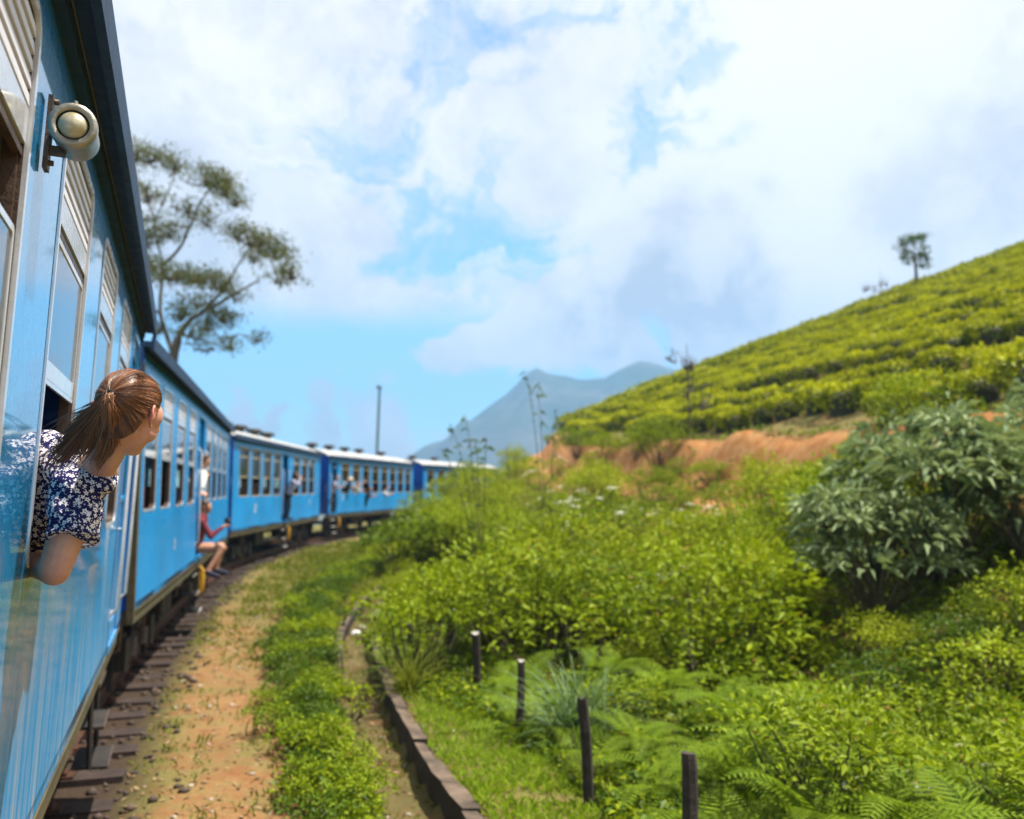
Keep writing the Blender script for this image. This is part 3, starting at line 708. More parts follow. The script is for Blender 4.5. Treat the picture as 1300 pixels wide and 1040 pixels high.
def make_coach(idx, label, style, win_mats, body_mat, roof_mat, wins, doors, closed_doors=(), win_state=None, vents=(), detail=1):
    p, az, L, roll = COACHES[idx]; Rv = rightv(az); Dv = dirv(az)
    shift = math.sin(R(roll)) * 2.35; dz = math.sin(R(roll)) * CW / 2
    c = p + Dv * L / 2 - Rv * (CW / 2 + shift)
    root = tag(empty('passenger_coach', (c[0], c[1], dz), (0, R(roll), -R(az))), label, 'train coach', 'blue coaches of the train')
    wins = [(a - L / 2, b - L / 2) for a, b in wins]; doors = [(a - L / 2, b - L / 2) for a, b in doors]; closed = [(a - L / 2, b - L / 2) for a, b in closed_doors]
    lw = [(-L / 2 + 0.7 + 1.45 * k, -L / 2 + 1.6 + 1.45 * k) for k in range(int((L - 1.5) / 1.45))]
    b = MB(); side_wall(b, L, wins, doors + closed, 1, 0, 1); side_wall(b, L, lw, [], -1, 0, 1)
    b.bbox((-CW / 2, -L / 2, ZB - 0.004), (CW / 2, L / 2, ZB + 0.06), 2)                                   # floor
    # top closure between wall skins
    b.build('body_shell', [body_mat, M_LINING, M_DARK], root)
    # ends
    for e in (-1, 1):
        q = MB(); y = e * L / 2
        for s in (-1, 1): q.bbox((s * 0.42, y - e * 0.05, ZB), (s * (CW / 2 + 0.004), y + e * 0.012, ZT - 0.04), 0)
        q.bbox((-0.42, y - e * 0.05, 3.1), (0.42, y + e * 0.012, ZT - 0.04), 0); 
        n = 14; arc = [(-CW / 2 + CW * k / n, ZT - 0.04 + 0.36 * math.sin(math.pi * k / n) ** 0.8 if 0 < k < n else ZT - 0.04) for k in range(n + 1)]
        q.add([(x, y + e * 0.012, z) for x, z in arc], [list(range(n + 1))], 0)
        ew = q.build('end_wall', [M_END], root)
        g = MB(); 
        for k in range(4):
            yy = y + e * (0.05 + 0.10 * k); w = 0.50 + (0.04 if k % 2 else 0)
            g.bbox((-w, yy - 0.03, 1.2), (-w + 0.12, yy + 0.03, 3.25)); g.bbox((w - 0.12, yy - 0.03, 1.2), (w, yy + 0.03, 3.25)); g.bbox((-w, yy - 0.03, 3.25), (w, yy + 0.03, 3.37))
        g.build('gangway_bellows', [M_RUBBER], root)
        for s in (-1, 1):
            u = MB(); u.lathe([(0.07, 0), (0.07, 0.22), (0.05, 0.22), (0.05, 0.36), (0.17, 0.36), (0.17, 0.385), (0.0, 0.40)], (s * 0.86, y, 1.02), (0, e, 0), 16); u.build('buffer', [M_DARK], root)
        for s in (-1, 1):
            u = MB(); u.tube([(s * 1.30, y + e * 0.02, 1.35), (s * 1.30, y + e * 0.07, 1.40), (s * 1.30, y + e * 0.07, 2.45), (s * 1.30, y + e * 0.02, 2.5)], 0.016, 6); u.build('grab_rail', [M_STEEL], root)
        u = MB(); u.tube([(-0.35, y, 1.02), (-0.38, y + e * 0.22, 0.9), (-0.30, y + e * 0.36, 0.62), (-0.2, y + e * 0.45, 0.7)], 0.028, 7); u.box((0, y + e * 0.2, 0.98), (0.14, 0.42, 0.16)); u.build('coupler', [M_DARK], root)
    # roof: shallow arch
    n = 18; ring_ = []
    for k in range(n + 1):
        a = k / n; x = -(CW / 2 + 0.02) + (CW + 0.04) * a; z = EAVE + 0.40 * (math.sin(math.pi * a) ** 0.75 if 0 < k < n else 0); ring_.append((x, z))
    q = MB(); ys = [-L / 2 - 0.06 + (L + 0.12) * k / 20 for k in range(21)]
    vs = [(x, y, z) for y in ys for x, z in ring_]; m = n + 1
    q.add(vs, [(j * m + i, j * m + i + 1, (j + 1) * m + i + 1, (j + 1) * m + i) for j in range(20) for i in range(n)], 0, True)
    q.add([(x, y, z - 0.05) for y in (ys[0], ys[-1]) for x, z in ring_], [(i, i + 1, m + i + 1, m + i) for i in range(n)], 1, True)
    rf = q.build('roof', [roof_mat, M_LINING], root)
    for s in (-1, 1):                                                                                    # rain gutter with a lipped edge
        g = MB(); g.bbox((s * (CW / 2 - 0.03), -L / 2 - 0.08, EAVE - 0.045), (s * (CW / 2 + 0.095), L / 2 + 0.08, EAVE + 0.012)); g.bbox((s * (CW / 2 + 0.075), -L / 2 - 0.08, EAVE - 0.085), (s * (CW / 2 + 0.105), L / 2 + 0.08, EAVE + 0.05))
        g.bbox((s * (CW / 2 - 0.045), -L / 2, EAVE - 0.10), (s * (CW / 2 + 0.012), L / 2, EAVE - 0.05))
        g.build('gutter', [M_GUTTER], root)
    for v in vents:
        if 'vent' not in _WM:
            u = MB(); u.lathe([(0.14, 0), (0.14, 0.14), (0.30, 0.16), (0.30, 0.22), (0.16, 0.30), (0.0, 0.31)], (0, 0, 0), (0, 0, 1), 18); _WM['vent'] = u.mesh('roof_vent', [M_DARK])
        put('roof_vent', _WM['vent'], root, (0.15, v - L / 2, EAVE + 0.36))
    # solebars, boxes, pipes
    for s in (-1, 1):
        u = MB(); u.bbox((s * (CW / 2 - 0.10), -L / 2, ZB - 0.145), (s * (CW / 2 - 0.012), L / 2, ZB - 0.004)); u.bbox((s * (CW / 2 - 0.012), -L / 2, ZB - 0.03), (s * (CW / 2 + 0.006), L / 2, ZB - 0.006)); u.build('sole_bar', [M_OLIVE], root)
    u = MB(); 
    for yy in (-0.22 * L + 0.4, 0.18 * L): u = MB().bbox((0.5, yy - 0.6, 0.55), (1.18, yy + 0.6, 1.0)); u.bbox((1.18, yy - 0.5, 0.6), (1.2, yy - 0.02, 0.95)); u.bbox((1.18, yy + 0.02, 0.6), (1.2, yy + 0.5, 0.95)); u.build('battery_box', [M_DARK], root)
    u = MB(); u.tube([(1.05, -L / 2 + 0.3, 0.92), (1.05, L / 2 - 0.3, 0.92)], 0.025, 6); u.tube([(0.3, -0.30 * L, 0.8), (0.3, 0.30 * L, 0.8)], 0.11, 10)
    for k in range(9):
        yy = -L / 2 + 0.5 + (L - 1) * k / 8; u.tube([(1.22, yy, ZB - 0.14), (1.2, yy, 0.7), (1.02, yy + 0.1, 0.62)], 0.018, 5)
    u.build('brake_piping', [M_STEEL], root)
    for s in (-1, 1): make_bogie(root, s * (L / 2 - 2.3))
    # windows
    M1, M2, MG = win_mats
    for k, (y0, y1) in enumerate(wins):
        wd = y1 - y0; st = (win_state or {}).get(k, 'high'); yc = (y0 + y1) / 2
        w = put('window', win_mesh(wd, style, 'window', [M1, M_WOOD]), root, (CW / 2, yc, 0))
        if style == 'louvre':
            for j in range(5): put('louvre_slat', win_mesh(wd, style, 'louvre_slat', [M_SLAT]), w, (-0.010, 0, 3.300 + 0.044 * j))
        put('sash', win_mesh(wd, style, 'sash_' + st, [M2]), w); put('pane', win_mesh(wd, style, 'pane_' + st, [MG]), w)
        if style != 'louvre' and detail: put('window_bar', win_mesh(wd, style, 'bar', [M_STEEL]), w)
    for (y0, y1) in lw:
        w = put('window', win_mesh(round(y1 - y0, 3), style, 'window', [M1, M_WOOD]), root, (-CW / 2, (y0 + y1) / 2, 0), (0, 0, math.pi))
        put('pane', win_mesh(round(y1 - y0, 3), style, 'pane_high', [MG]), w)
    # doorways
    for (y0, y1) in doors + closed:
        opn = (y0, y1) in doors; yc = (y0 + y1) / 2; wd = y1 - y0
        u = MB(); 
        for yy in (y0 + 0.02, y1 - 0.02): u.bbox((CW / 2 - 0.07, yy - 0.02, ZB + 0.06), (CW / 2 + 0.006, yy + 0.02, Z1 + MARG - 0.04))
        u.bbox((CW / 2 - 0.07, y0, Z1 + MARG - 0.04), (CW / 2 + 0.006, y1, Z1 + MARG)); u.bbox((CW / 2 - 0.07, y0, ZB + 0.0), (CW / 2 + 0.012, y1, ZB + 0.06))
        u.build('door_frame', [body_mat], root)
        d = MB(); ring(d, -wd / 2 + 0.05, wd / 2 - 0.05, ZB + 0.07, Z1 - 0.01, 0.02, 0.11, -0.045, -0.012); ring(d, -wd / 2 + 0.14, wd / 2 - 0.14, 2.25, 3.40, 0.05, 0.03, -0.05, -0.008)
        d.bbox((-0.04, -wd / 2 + 0.14, ZB + 0.15), (-0.022, wd / 2 - 0.14, 2.26))
        if opn: door = d.build('door', [body_mat], root, (CW / 2 - 0.12, y1 - 0.03, 0), (0, 0, R(82))); door.location = (CW / 2 - 0.10 - wd / 2, y1 - 0.06, 0)
        else: door = d.build('door', [body_mat], root, (CW / 2, yc, 0))
        gp = MB().box((-0.03, 0, 2.83), (0.004, wd - 0.36, 1.10)); gp.build('door_pane', [M_GLASS], door)
        hk = MB(); hk.lathe([(0.012, 0), (0.012, 0.04), (0.03, 0.045), (0.03, 0.06), (0, 0.065)], (-0.012, -wd / 2 + 0.10, 2.05), (1, 0, 0), 10); hk.build('door_handle', [M_WHITE], door)
        for yy in (y0 - 0.06, y1 + 0.06):
            r = MB(); r.tube([(CW / 2, yy, 1.45), (CW / 2 + 0.05, yy, 1.5), (CW / 2 + 0.05, yy, 2.95), (CW / 2, yy, 3.0)], 0.015, 7); r.box((CW / 2 + 0.004, yy, 1.45), (0.012, 0.05, 0.08)); r.box((CW / 2 + 0.004, yy, 3.0), (0.012, 0.05, 0.08)); r.build('grab_rail', [M_FRAME], root)
        s = MB()
        for zz, o in ((0.92, 0.0), (0.62, 0.05), (0.34, 0.10)):
            s.bbox((CW / 2 - 0.28 + o, yc - 0.28, zz - 0.02), (CW / 2 - 0.04 + o, yc + 0.28, zz), 0); s.bbox((CW / 2 - 0.04 + o, yc - 0.28, zz - 0.025), (CW / 2 - 0.03 + o, yc + 0.28, zz + 0.005), 1)
        for q in (-0.29, 0.29): s.tube([(CW / 2 - 0.10, yc + q, ZB - 0.02), (CW / 2 - 0.06, yc + q, 0.33)], 0.02, 6, 0)
        s.build('step_ladder', [M_DARK, M_WHITE if opn else M_STEEL], root)
        if opn:
            s = MB(); s.tube([(CW / 2 - 0.05, yc + 0.75, 1.0), (CW / 2 + 0.03, yc + 0.75, 0.92), (CW / 2 + 0.03, yc + 0.75, 0.58), (CW / 2 - 0.06, yc + 0.75, 0.5)], 0.035, 7); s.box((CW / 2 + 0.0, yc + 0.75, 0.72), (0.06, 0.12, 0.34)); s.build('yellow_lever', [M_YELLOW], root)
    # inside: seat benches, ceiling panel
    if 'seat' not in _WM:
        u = MB(); u.bbox((-0.48, -0.22, 0.36), (0.48, 0.22, 0.46)); u.bbox((-0.48, 0.18, 0.46), (0.48, 0.26, 1.15)); u.bbox((-0.48, -0.2, 0), (-0.44, 0.2, 0.36)); u.bbox((0.44, -0.2, 0), (0.48, 0.2, 0.36)); _WM['seat'] = u.mesh('seat_bench', [M_SEAT])
    for k in range(int((L - 2) / 1.45)):
        yy = -L / 2 + 1.3 + 1.45 * k
        if any(a - 0.6 < yy < b_ + 0.6 for a, b_ in doors): continue
        for s in (-1, 1): put('seat_bench', _WM['seat'], root, (s * 0.82, yy, ZB + 0.06), (0, 0, 0 if k % 2 else math.pi))
    return root

lv = lambda starts, w: [(s, s + w) for s in starts]
# coach 1: the one the photographer leans out of
L1 = COACHES[0][2]; T_END = 8.69
def t1(t): return t - T_END + L1                     # distance ahead of the camera -> position along the coach
near = make_coach(0, 'nearest blue coach filling the left edge, a round lamp on its side', 'louvre', (M_FRAME, M_SASH, M_GLASS), M_BODY, M_ROOF2,
    lv([t1(3.06 + 1.47 * k) for k in range(-6, 3)], 0.86), [], [(t1(7.22), t1(8.12))], {5: 'low'})
c2 = make_coach(1, 'second blue coach with louvred windows, a person sitting in its open doorway', 'louvre', (M_FRAME, M_SASH, M_GLASS), M_BODY2, M_ROOF2,
    lv([0.30, 1.58, 3.03, 4.48], 0.90) + lv([7.45, 8.9, 10.35, 11.8], 0.90), [(6.0, 6.95)])
c3 = make_coach(2, 'third blue coach with beige window frames and a doorway in its middle', 'plain', (M_BEIGE, M_BEIGE, M_GLASS_GREEN), M_BODY2, M_ROOF,
    lv([0.72, 2.15, 3.6, 5.05], 1.08) + lv([8.35, 9.9, 11.4], 1.08), [(6.45, 7.4)], vents=(1.2, 3.4, 5.4, 7.4, 9.4))
c4 = make_coach(3, 'fourth blue coach with a doorway at its near end and passengers at its windows', 'plain', (M_BEIGE, M_BEIGE, M_GLASS_GREEN), M_BODY2, M_ROOF,
    lv([1.65 + 1.52 * k for k in range(8)], 1.08), [(0.25, 1.1)], vents=(1.0, 3.2, 5.4, 7.6, 11.5), detail=0)
c5 = make_coach(4, 'farthest blue coach in view, running behind the weedy bank', 'plain', (M_BEIGE, M_BEIGE, M_GLASS_GREEN), M_BODY2, M_ROOF,
    lv([0.6 + 1.7 * k for k in range(4)], 1.15) + lv([9.2, 10.8], 1.15), [(7.4, 8.3)], vents=(1.0, 4.5), detail=0)

cp = MB(); cp.bbox((CW / 2 - 0.06, -7.02, ZB - 0.13), (CW / 2 + 0.008, -6.93, 3.6)); cp.build('corner_post', [M_OLIVE], c2)
# lamp on the near coach: a part of it
def build_lamp():
    Lh = L1 / 2; lamp_t = 2.62; yc = t1(lamp_t) - Lh; zc = 3.305; x = CW / 2
    g = MB(); g.box((x + 0.012, yc + 0.02, zc - 0.005), (0.012, 0.05, 0.20)); g.box((x + 0.03, yc + 0.02, zc + 0.05), (0.05, 0.03, 0.02)); g.box((x + 0.03, yc + 0.02, zc - 0.05), (0.05, 0.03, 0.02))
    for zz in (-0.085, 0.085): g.lathe([(0.008, 0), (0.008, 0.012), (0, 0.013)], (x + 0.018, yc + 0.02, zc + zz), (1, 0, 0), 8)
    br = g.build('lamp_bracket', [M_RUST], near)
    c = Vector((x + 0.078, yc - 0.06, zc)); r = 0.057
    u = MB(); u.lathe([(0.040, 0.0), (0.041, -0.006), (r, -0.006), (r + 0.003, 0.0), (r + 0.003, 0.022), (r - 0.002, 0.026), (r - 0.002, 0.125), (r - 0.012, 0.14), (0.0, 0.142)], c, (0, 1, 0), 36)
    u.tube([c + Vector((0, 0.01, r)), c + Vector((0, 0.01, r + 0.012))], 0.006, 8)
    cs = u.build('lamp_casing', [M_BRONZE], near)
    v = MB(); v.lathe([(0.0405, 0.004), (0.0405, 0.0), (0.036, -0.002)], c, (0, 1, 0), 32); v.build('lamp_seal', [M_RUBBER], cs)
    v = MB(); v.lathe([(0.037, 0.003), (0.034, -0.004), (0.027, -0.011), (0.018, -0.016), (0.008, -0.019), (0.0, -0.020)], c, (0, 1, 0), 32); v.build('lamp_lens', [M_LENS], cs)
build_lamp()
# small white marks on the coach sides (no legible shape)
def mark(root, L, y, z, s):
    b = MB(); x = CW / 2 + 0.003
    for pts in ([(0, 0), (.35, 0), (.35, .12), (0, .12)], [(.1, .12), (.22, .12), (.22, .5), (.1, .5)], [(.28, .2), (.42, .2), (.42, .55), (.28, .55)]):
        b.add([(x, y - L / 2 + a * s, z + c * s) for a, c in pts], [(0, 1, 2, 3)])
    b.build('white_mark', [M_WHITE], root)
mark(c2, 14, 3.1, 1.55, 0.28); mark(c3, 14, 2.6, 1.62, 0.5); mark(c3, 14, 11.6, 1.7, 0.4); mark(c4, 14, 1.8, 1.8, 0.4)

# ------------------------------------------------------------------ people
def mat_skin(name, col):
    m, t, out = new_mat(name); o = t.obj(); n = t.noise(o, 9, 4, 0.6); n2 = t.noise(o, 120, 3, 0.6)
    c = t.mix(t.mapr(n, 0.35, 0.65), tuple(v * f for v, f in zip(col, (0.92, 0.78, 0.74))), tuple(min(1, v * f) for v, f in zip(col, (1.1, 1.05, 1.02))))
    c = t.mix(t.math('MULTIPLY', t.mapr(t.noise(o, 260, 2, 0.5), 0.62, 0.72), 0.35), c, tuple(v * f for v, f in zip(col, (0.6, 0.45, 0.4))))
    b = principled(t, out, c, 0.5, 0, t.bump(n2, 0.3, 0.003)); b.inputs['Subsurface Weight'].default_value = 0.18
    b.inputs['Subsurface Radius'].default_value = (0.02, 0.008, 0.004); b.inputs['Subsurface Scale'].default_value = 0.5; return m
M_SKIN = mat_skin('fair_skin', (0.60, 0.34, 0.25)); M_SKIN2 = mat_skin('tan_skin', (0.45, 0.24, 0.15))
def mat_cloth(name, col, rough=0.85):
    return mat_plain(name, col, rough, 0, 0.2, 14, 0.2)
M_RED = mat_cloth('dark_red_cloth', (0.17, 0.012, 0.02)); M_BLACK = mat_cloth('black_cloth', (0.02, 0.02, 0.022)); M_NAVY = mat_cloth('navy_cloth', (0.018, 0.022, 0.05))
M_LILAC = mat_cloth('lilac_cloth', (0.42, 0.42, 0.58)); M_CREAM = mat_cloth('cream_cloth', (0.62, 0.55, 0.42)); M_WHITECL = mat_cloth('white_cloth', (0.7, 0.7, 0.7)); M_ORANGE = mat_cloth('peach_cloth', (0.62, 0.34, 0.22))
M_DENIM = mat_cloth('dark_denim', (0.03, 0.045, 0.09)); M_BLACKHAIR = mat_plain('black_hair', (0.012, 0.010, 0.009), 0.45, 0, 0.2, 20); M_BRWNHAIR = mat_plain('brown_hair_short', (0.045, 0.022, 0.012), 0.5, 0, 0.3, 30)
M_EYE = mat_plain('eye_white', (0.7, 0.68, 0.66), 0.2, 0, 0.02, 8, 0); M_IRIS = mat_plain('dark_iris', (0.03, 0.02, 0.015), 0.2, 0, 0.02, 8, 0)
M_PLASTIC = mat_plain('black_plastic', (0.02, 0.02, 0.022), 0.35, 0, 0.1, 9, 0.05)

def capsule(b, p0, r0, p1, r1, m=0, round0=True, round1=True, n=14):
    p0, p1 = Vector(p0), Vector(p1); d = p1 - p0; L = d.length
    if L < 1e-6: return b.ellipsoid(p0, (r0, r0, r0), m)
    prof = [(r0 * math.sin(a), -r0 * math.cos(a)) for a in np.linspace(0.05, math.pi / 2, 6)] if round0 else [(0.0005, 0), (r0, 0)]
    prof += [(r1 * math.cos(a), L + r1 * math.sin(a)) for a in np.linspace(0, math.pi / 2 - 0.05, 6)] if round1 else [(r1, L), (0.0005, L)]
    prof = [(0.0004, prof[0][1])] + prof + [(0.0004, prof[-1][1])]
    return b.lathe(prof, p0, d, n, m)
def blob(name, shapes, mats, voxel, parent, smooth=5, factor=0.5, disp=None):
    """fuse overlapping shapes into ONE continuous skin; each face takes the material of the nearest shape.
    shapes: ('c', p0, r0, p1, r1, mat) capsules or ('e', centre, radii, mat, matrix)"""
    b = MB()
    for s in shapes:
        if s[0] == 'c': capsule(b, s[1], s[2], s[3], s[4])
        else: b.ellipsoid(s[1], s[2], 0, s[4] if len(s) > 4 else None)
    tmp = bpy.data.objects.new('tmp', b.mesh('tmp', [])); COL.objects.link(tmp)
    md = tmp.modifiers.new('r', 'REMESH'); md.mode = 'VOXEL'; md.voxel_size = voxel; md.use_smooth_shade = True
    sm = tmp.modifiers.new('s', 'SMOOTH'); sm.factor = factor; sm.iterations = smooth
    dg = bpy.context.evaluated_depsgraph_get(); dg.update()
    me = bpy.data.meshes.new_from_object(tmp.evaluated_get(dg)); me.name = name
    COL.objects.unlink(tmp); bpy.data.objects.remove(tmp)
    me.materials.clear()
    for mm in mats: me.materials.append(mm)
    if disp is not None:
        co = np.empty(len(me.vertices) * 3, np.float32); me.vertices.foreach_get('co', co); co = co.reshape(-1, 3)
        no = np.array([v.normal[:] for v in me.vertices]); co = co + no * disp(co)[:, None]
        me.vertices.foreach_set('co', co.astype(np.float32).ravel())
    cen = np.empty(len(me.polygons) * 3); me.polygons.foreach_get('center', cen); cen = cen.reshape(-1, 3)
    best = np.full(len(cen), 1e9); mi = np.zeros(len(cen), int)
    for s in shapes:
        if s[0] == 'c':
            a, c = np.array(s[1]), np.array(s[3]); e = c - a; t = np.clip(((cen - a) @ e) / (e @ e + 1e-12), 0, 1)
            q = np.linalg.norm(cen - a - t[:, None] * e, axis=1) - (s[2] + (s[4] - s[2]) * t); mt = s[5]
        else:
            M = np.array(s[4]) if len(s) > 4 and s[4] is not None else np.eye(3)
            l = (cen - np.array(s[1])) @ M; rr = np.array(s[2]); q = (np.linalg.norm(l / rr, axis=1) - 1) * rr.min(); mt = s[3]
        k = q < best; best = np.where(k, q, best); mi = np.where(k, mt, mi)
    me.polygons.foreach_set('material_index', mi.astype(np.int32)); me.polygons.foreach_set('use_smooth', np.ones(len(mi), bool)); me.update()
    return put(name, me, parent)
def basis(F, U):
    F = Vector(F).normalized(); U = Vector(U); Rt = F.cross(U).normalized(); U = Rt.cross(F).normalized()
    return Rt, F, U
def head_shapes(c, F, U, s, skin=0, lip=None, ear=None):
    """shapes of a head with face and ears; c = middle of the skull, s = 1 for a head 0.23 m tall"""
    ear = skin if ear is None else ear
    Rt, F, U = basis(F, U); M = Matrix((Rt, F, U)).transposed().to_3x3(); P = lambda x, y, z: c + (Rt * x + F * y + U * z) * s
    sh = [('e', P(0, -0.008, 0.028), (0.073 * s, 0.092 * s, 0.083 * s), skin, M), ('e', P(0, 0.028, -0.035), (0.056 * s, 0.062 * s, 0.072 * s), skin, M),
          ('e', P(0, 0.062, -0.082), (0.027 * s, 0.026 * s, 0.024 * s), skin, M), ('e', P(0, 0.050, 0.030), (0.056 * s, 0.045 * s, 0.05 * s), skin, M),
          ('c', P(0, 0.084, 0.016), 0.008 * s, P(0, 0.102, -0.018), 0.011 * s, skin), ('c', P(-.014, .094, -.022), .008 * s, P(.014, .094, -.022), .008 * s, skin),
          ('c', P(-0.02, 0.081, -0.05), 0.0085 * s, P(0.02, 0.081, -0.05), 0.0085 * s, lip if lip is not None else skin), ('c', P(-0.035, 0.083, 0.022), 0.009 * s, P(0.035, 0.083, 0.022), 0.009 * s, skin),
          ('e', P(-.052, .044, .010), (.022 * s, .03 * s, .036 * s), skin, M), ('e', P(.052, .044, .010), (.022 * s, .03 * s, .036 * s), skin, M), ('e', P(-.046, .048, -.035), (.018 * s, .03 * s, .03 * s), skin, M), ('e', P(.046, .048, -.035), (.018 * s, .03 * s, .03 * s), skin, M), ('e', P(-.040, .066, -.022), (.024 * s, .02 * s, .022 * s), skin, M), ('e', P(.040, .066, -.022), (.024 * s, .02 * s, .022 * s), skin, M)]
    for e in (-1, 1):
        E = lambda u, v, o=0.0: P(e * (0.0765 + o + 0.010 * max(0, -u) / 0.02), -0.020 + u, -0.004 + v)
        rim = [(.010, -.004), (.013, .012), (.008, .026), (-.006, .031), (-.017, .022), (-.019, .006), (-.013, -.010), (-.004, -.022), (.003, -.030), (.008, -.024)]
        for p_, q_ in zip(rim[:-1], rim[1:]): sh.append(('c', E(*p_, .004), .0042 * s, E(*q_, .004), .0042 * s, ear))
        sh.append(('e', E(-.003, .002), (.0045 * s, .016 * s, .026 * s), ear, M @ Matrix.Rotation(R(e * 20), 3, 'Z')))
    return sh, P, M
def add_eyes(P, s, parent):
    for e in (-1, 1):
        v = MB(); v.ellipsoid(P(e * 0.030, 0.0795, 0.004), (0.0115 * s,) * 3, 0); v.ellipsoid(P(e * 0.030, 0.0875, 0.004), (0.0055 * s,) * 3, 1); v.build('eye', [M_EYE, M_IRIS], parent)
def hand_shapes(w, d, n, s, skin=0, curl=0.5, side=1):
    """palm, five fingers; w wrist, d along the hand, n back-of-hand normal"""
    d = Vector(d).normalized(); n = Vector(n); n = (n - d * n.dot(d)).normalized(); x = d.cross(n) * side; w = Vector(w)
    sh = []
    for k, (off, ln) in enumerate(((-0.030, 0.062), (-0.010, 0.072), (0.010, 0.068), (0.029, 0.052))):
        k0 = w + (d * 0.085 + x * off) * s; sh.append(('c', w + (d * 0.012 + x * off * 0.6) * s, 0.015 * s, k0, 0.0125 * s, skin))
        a = curl * 0.9; p1 = k0 + (d * math.cos(a) - n * math.sin(a)) * ln * 0.5 * s; a2 = curl * 1.9; p2 = p1 + (d * math.cos(a2) - n * math.sin(a2)) * ln * 0.5 * s
        sh += [('c', k0, 0.0095 * s, p1, 0.0088 * s, skin), ('c', p1, 0.0088 * s, p2, 0.0075 * s, skin)]
    t0 = w + (d * 0.02 - x * 0.026) * s; t1_ = t0 + (d * 0.035 - x * 0.028 - n * 0.012) * s; t2 = t1_ + (d * 0.032 - x * 0.006 - n * 0.012) * s
    sh += [('c', t0, 0.014 * s, t1_, 0.0105 * s, skin), ('c', t1_, 0.0105 * s, t2, 0.0085 * s, skin)]
    return sh

def local(idx, x, y, z):
    """point in a coach: x out from its right side, y along from its near end, z height"""
    p, az, L, roll = COACHES[idx]; q = p + dirv(az) * y + rightv(az) * (x + math.sin(R(roll)) * (z - 2.35)); return Vector((q[0], q[1], z))
# -------- the woman leaning from the near window
def mat_floral():
    m, t, out = new_mat('navy_floral_print'); o = t.obj()
    wob = t.vmath('ADD', o, t.vmath('SCALE', t.noise(o, 40, 2, 0.5, col=True), 0.004))
    def flowers(vec, scale, rad, amp):
        v = t.new('ShaderNodeTexVoronoi', feature='F1'); t.put(v.inputs['Vector'], vec); v.inputs['Scale'].default_value = scale; v.inputs['Randomness'].default_value = 0.75
        dv = t.vmath('SUBTRACT', vec, v.outputs['Position']); sp = t.new('ShaderNodeSeparateXYZ'); t.l.new(dv, sp.inputs[0])
        hx = t.math('ADD', t.math('MULTIPLY', sp.outputs[0], 0.8), t.math('MULTIPLY', sp.outputs[1], 0.6))
        ang = t.math('ARCTAN2', sp.outputs[2], hx); sc = t.new('ShaderNodeSeparateColor'); t.l.new(v.outputs['Color'], sc.inputs[0])
        pet = t.math('COSINE', t.math('ADD', t.math('MULTIPLY', ang, 5), t.math('MULTIPLY', sc.outputs[0], 6.28)))
        edge = t.math('ADD', rad, t.math('MULTIPLY', pet, amp)); dist = v.outputs['Distance']
        f = t.mapr(t.math('SUBTRACT', edge, dist), -0.03, 0.03); ctr = t.mapr(dist, rad * 0.30, rad * 0.42, 1.0, 0.0); return f, ctr, sc.outputs[1]
    f1, c1, r1 = flowers(wob, 60, 0.42, 0.10); f2, c2, r2 = flowers(t.vmath('ADD', wob, (0.31, 0.17, 0.53)), 105, 0.26, 0.06)
    base = (0.016, 0.018, 0.085); wht = (0.80, 0.75, 0.76)
    c = t.mix(f2, base, t.mix(r2, wht, (0.55, 0.42, 0.46))); c = t.mix(t.math('MULTIPLY', c2, f2), c, (0.20, 0.12, 0.16))
    c = t.mix(f1, c, wht); c = t.mix(t.math('MULTIPLY', c1, f1), c, t.mix(t.mapr(r1, 0.4, 0.6), (0.33, 0.13, 0.13), (0.30, 0.22, 0.26)))
    n = t.noise(o, 14, 3, 0.6); weave = t.noise(o, 400, 2, 0.5)
    nb = t.bump(n, 0.35, 0.02); nb = t.bump(weave, 0.15, 0.001, nb)
    principled(t, out, c, 0.9, 0, nb, spec=0.15); return m
def mat_hair():
    m, t, out = new_mat('brown_hair'); a = t.new('ShaderNodeAttribute', attribute_name='tint').outputs['Fac']
    c = t.mix(a, (0.085, 0.030, 0.012), (0.40, 0.165, 0.064))
    b = principled(t, out, c, 0.36, 0, None, spec=0.6); b.inputs['Anisotropic'].default_value = 0.4; return m
M_FLORAL = mat_floral(); M_HAIR = mat_hair()
M_EAR = mat_skin('pink_ear', (0.66, 0.28, 0.20)); M_LIP = mat_skin('lips', (0.55, 0.22, 0.19))

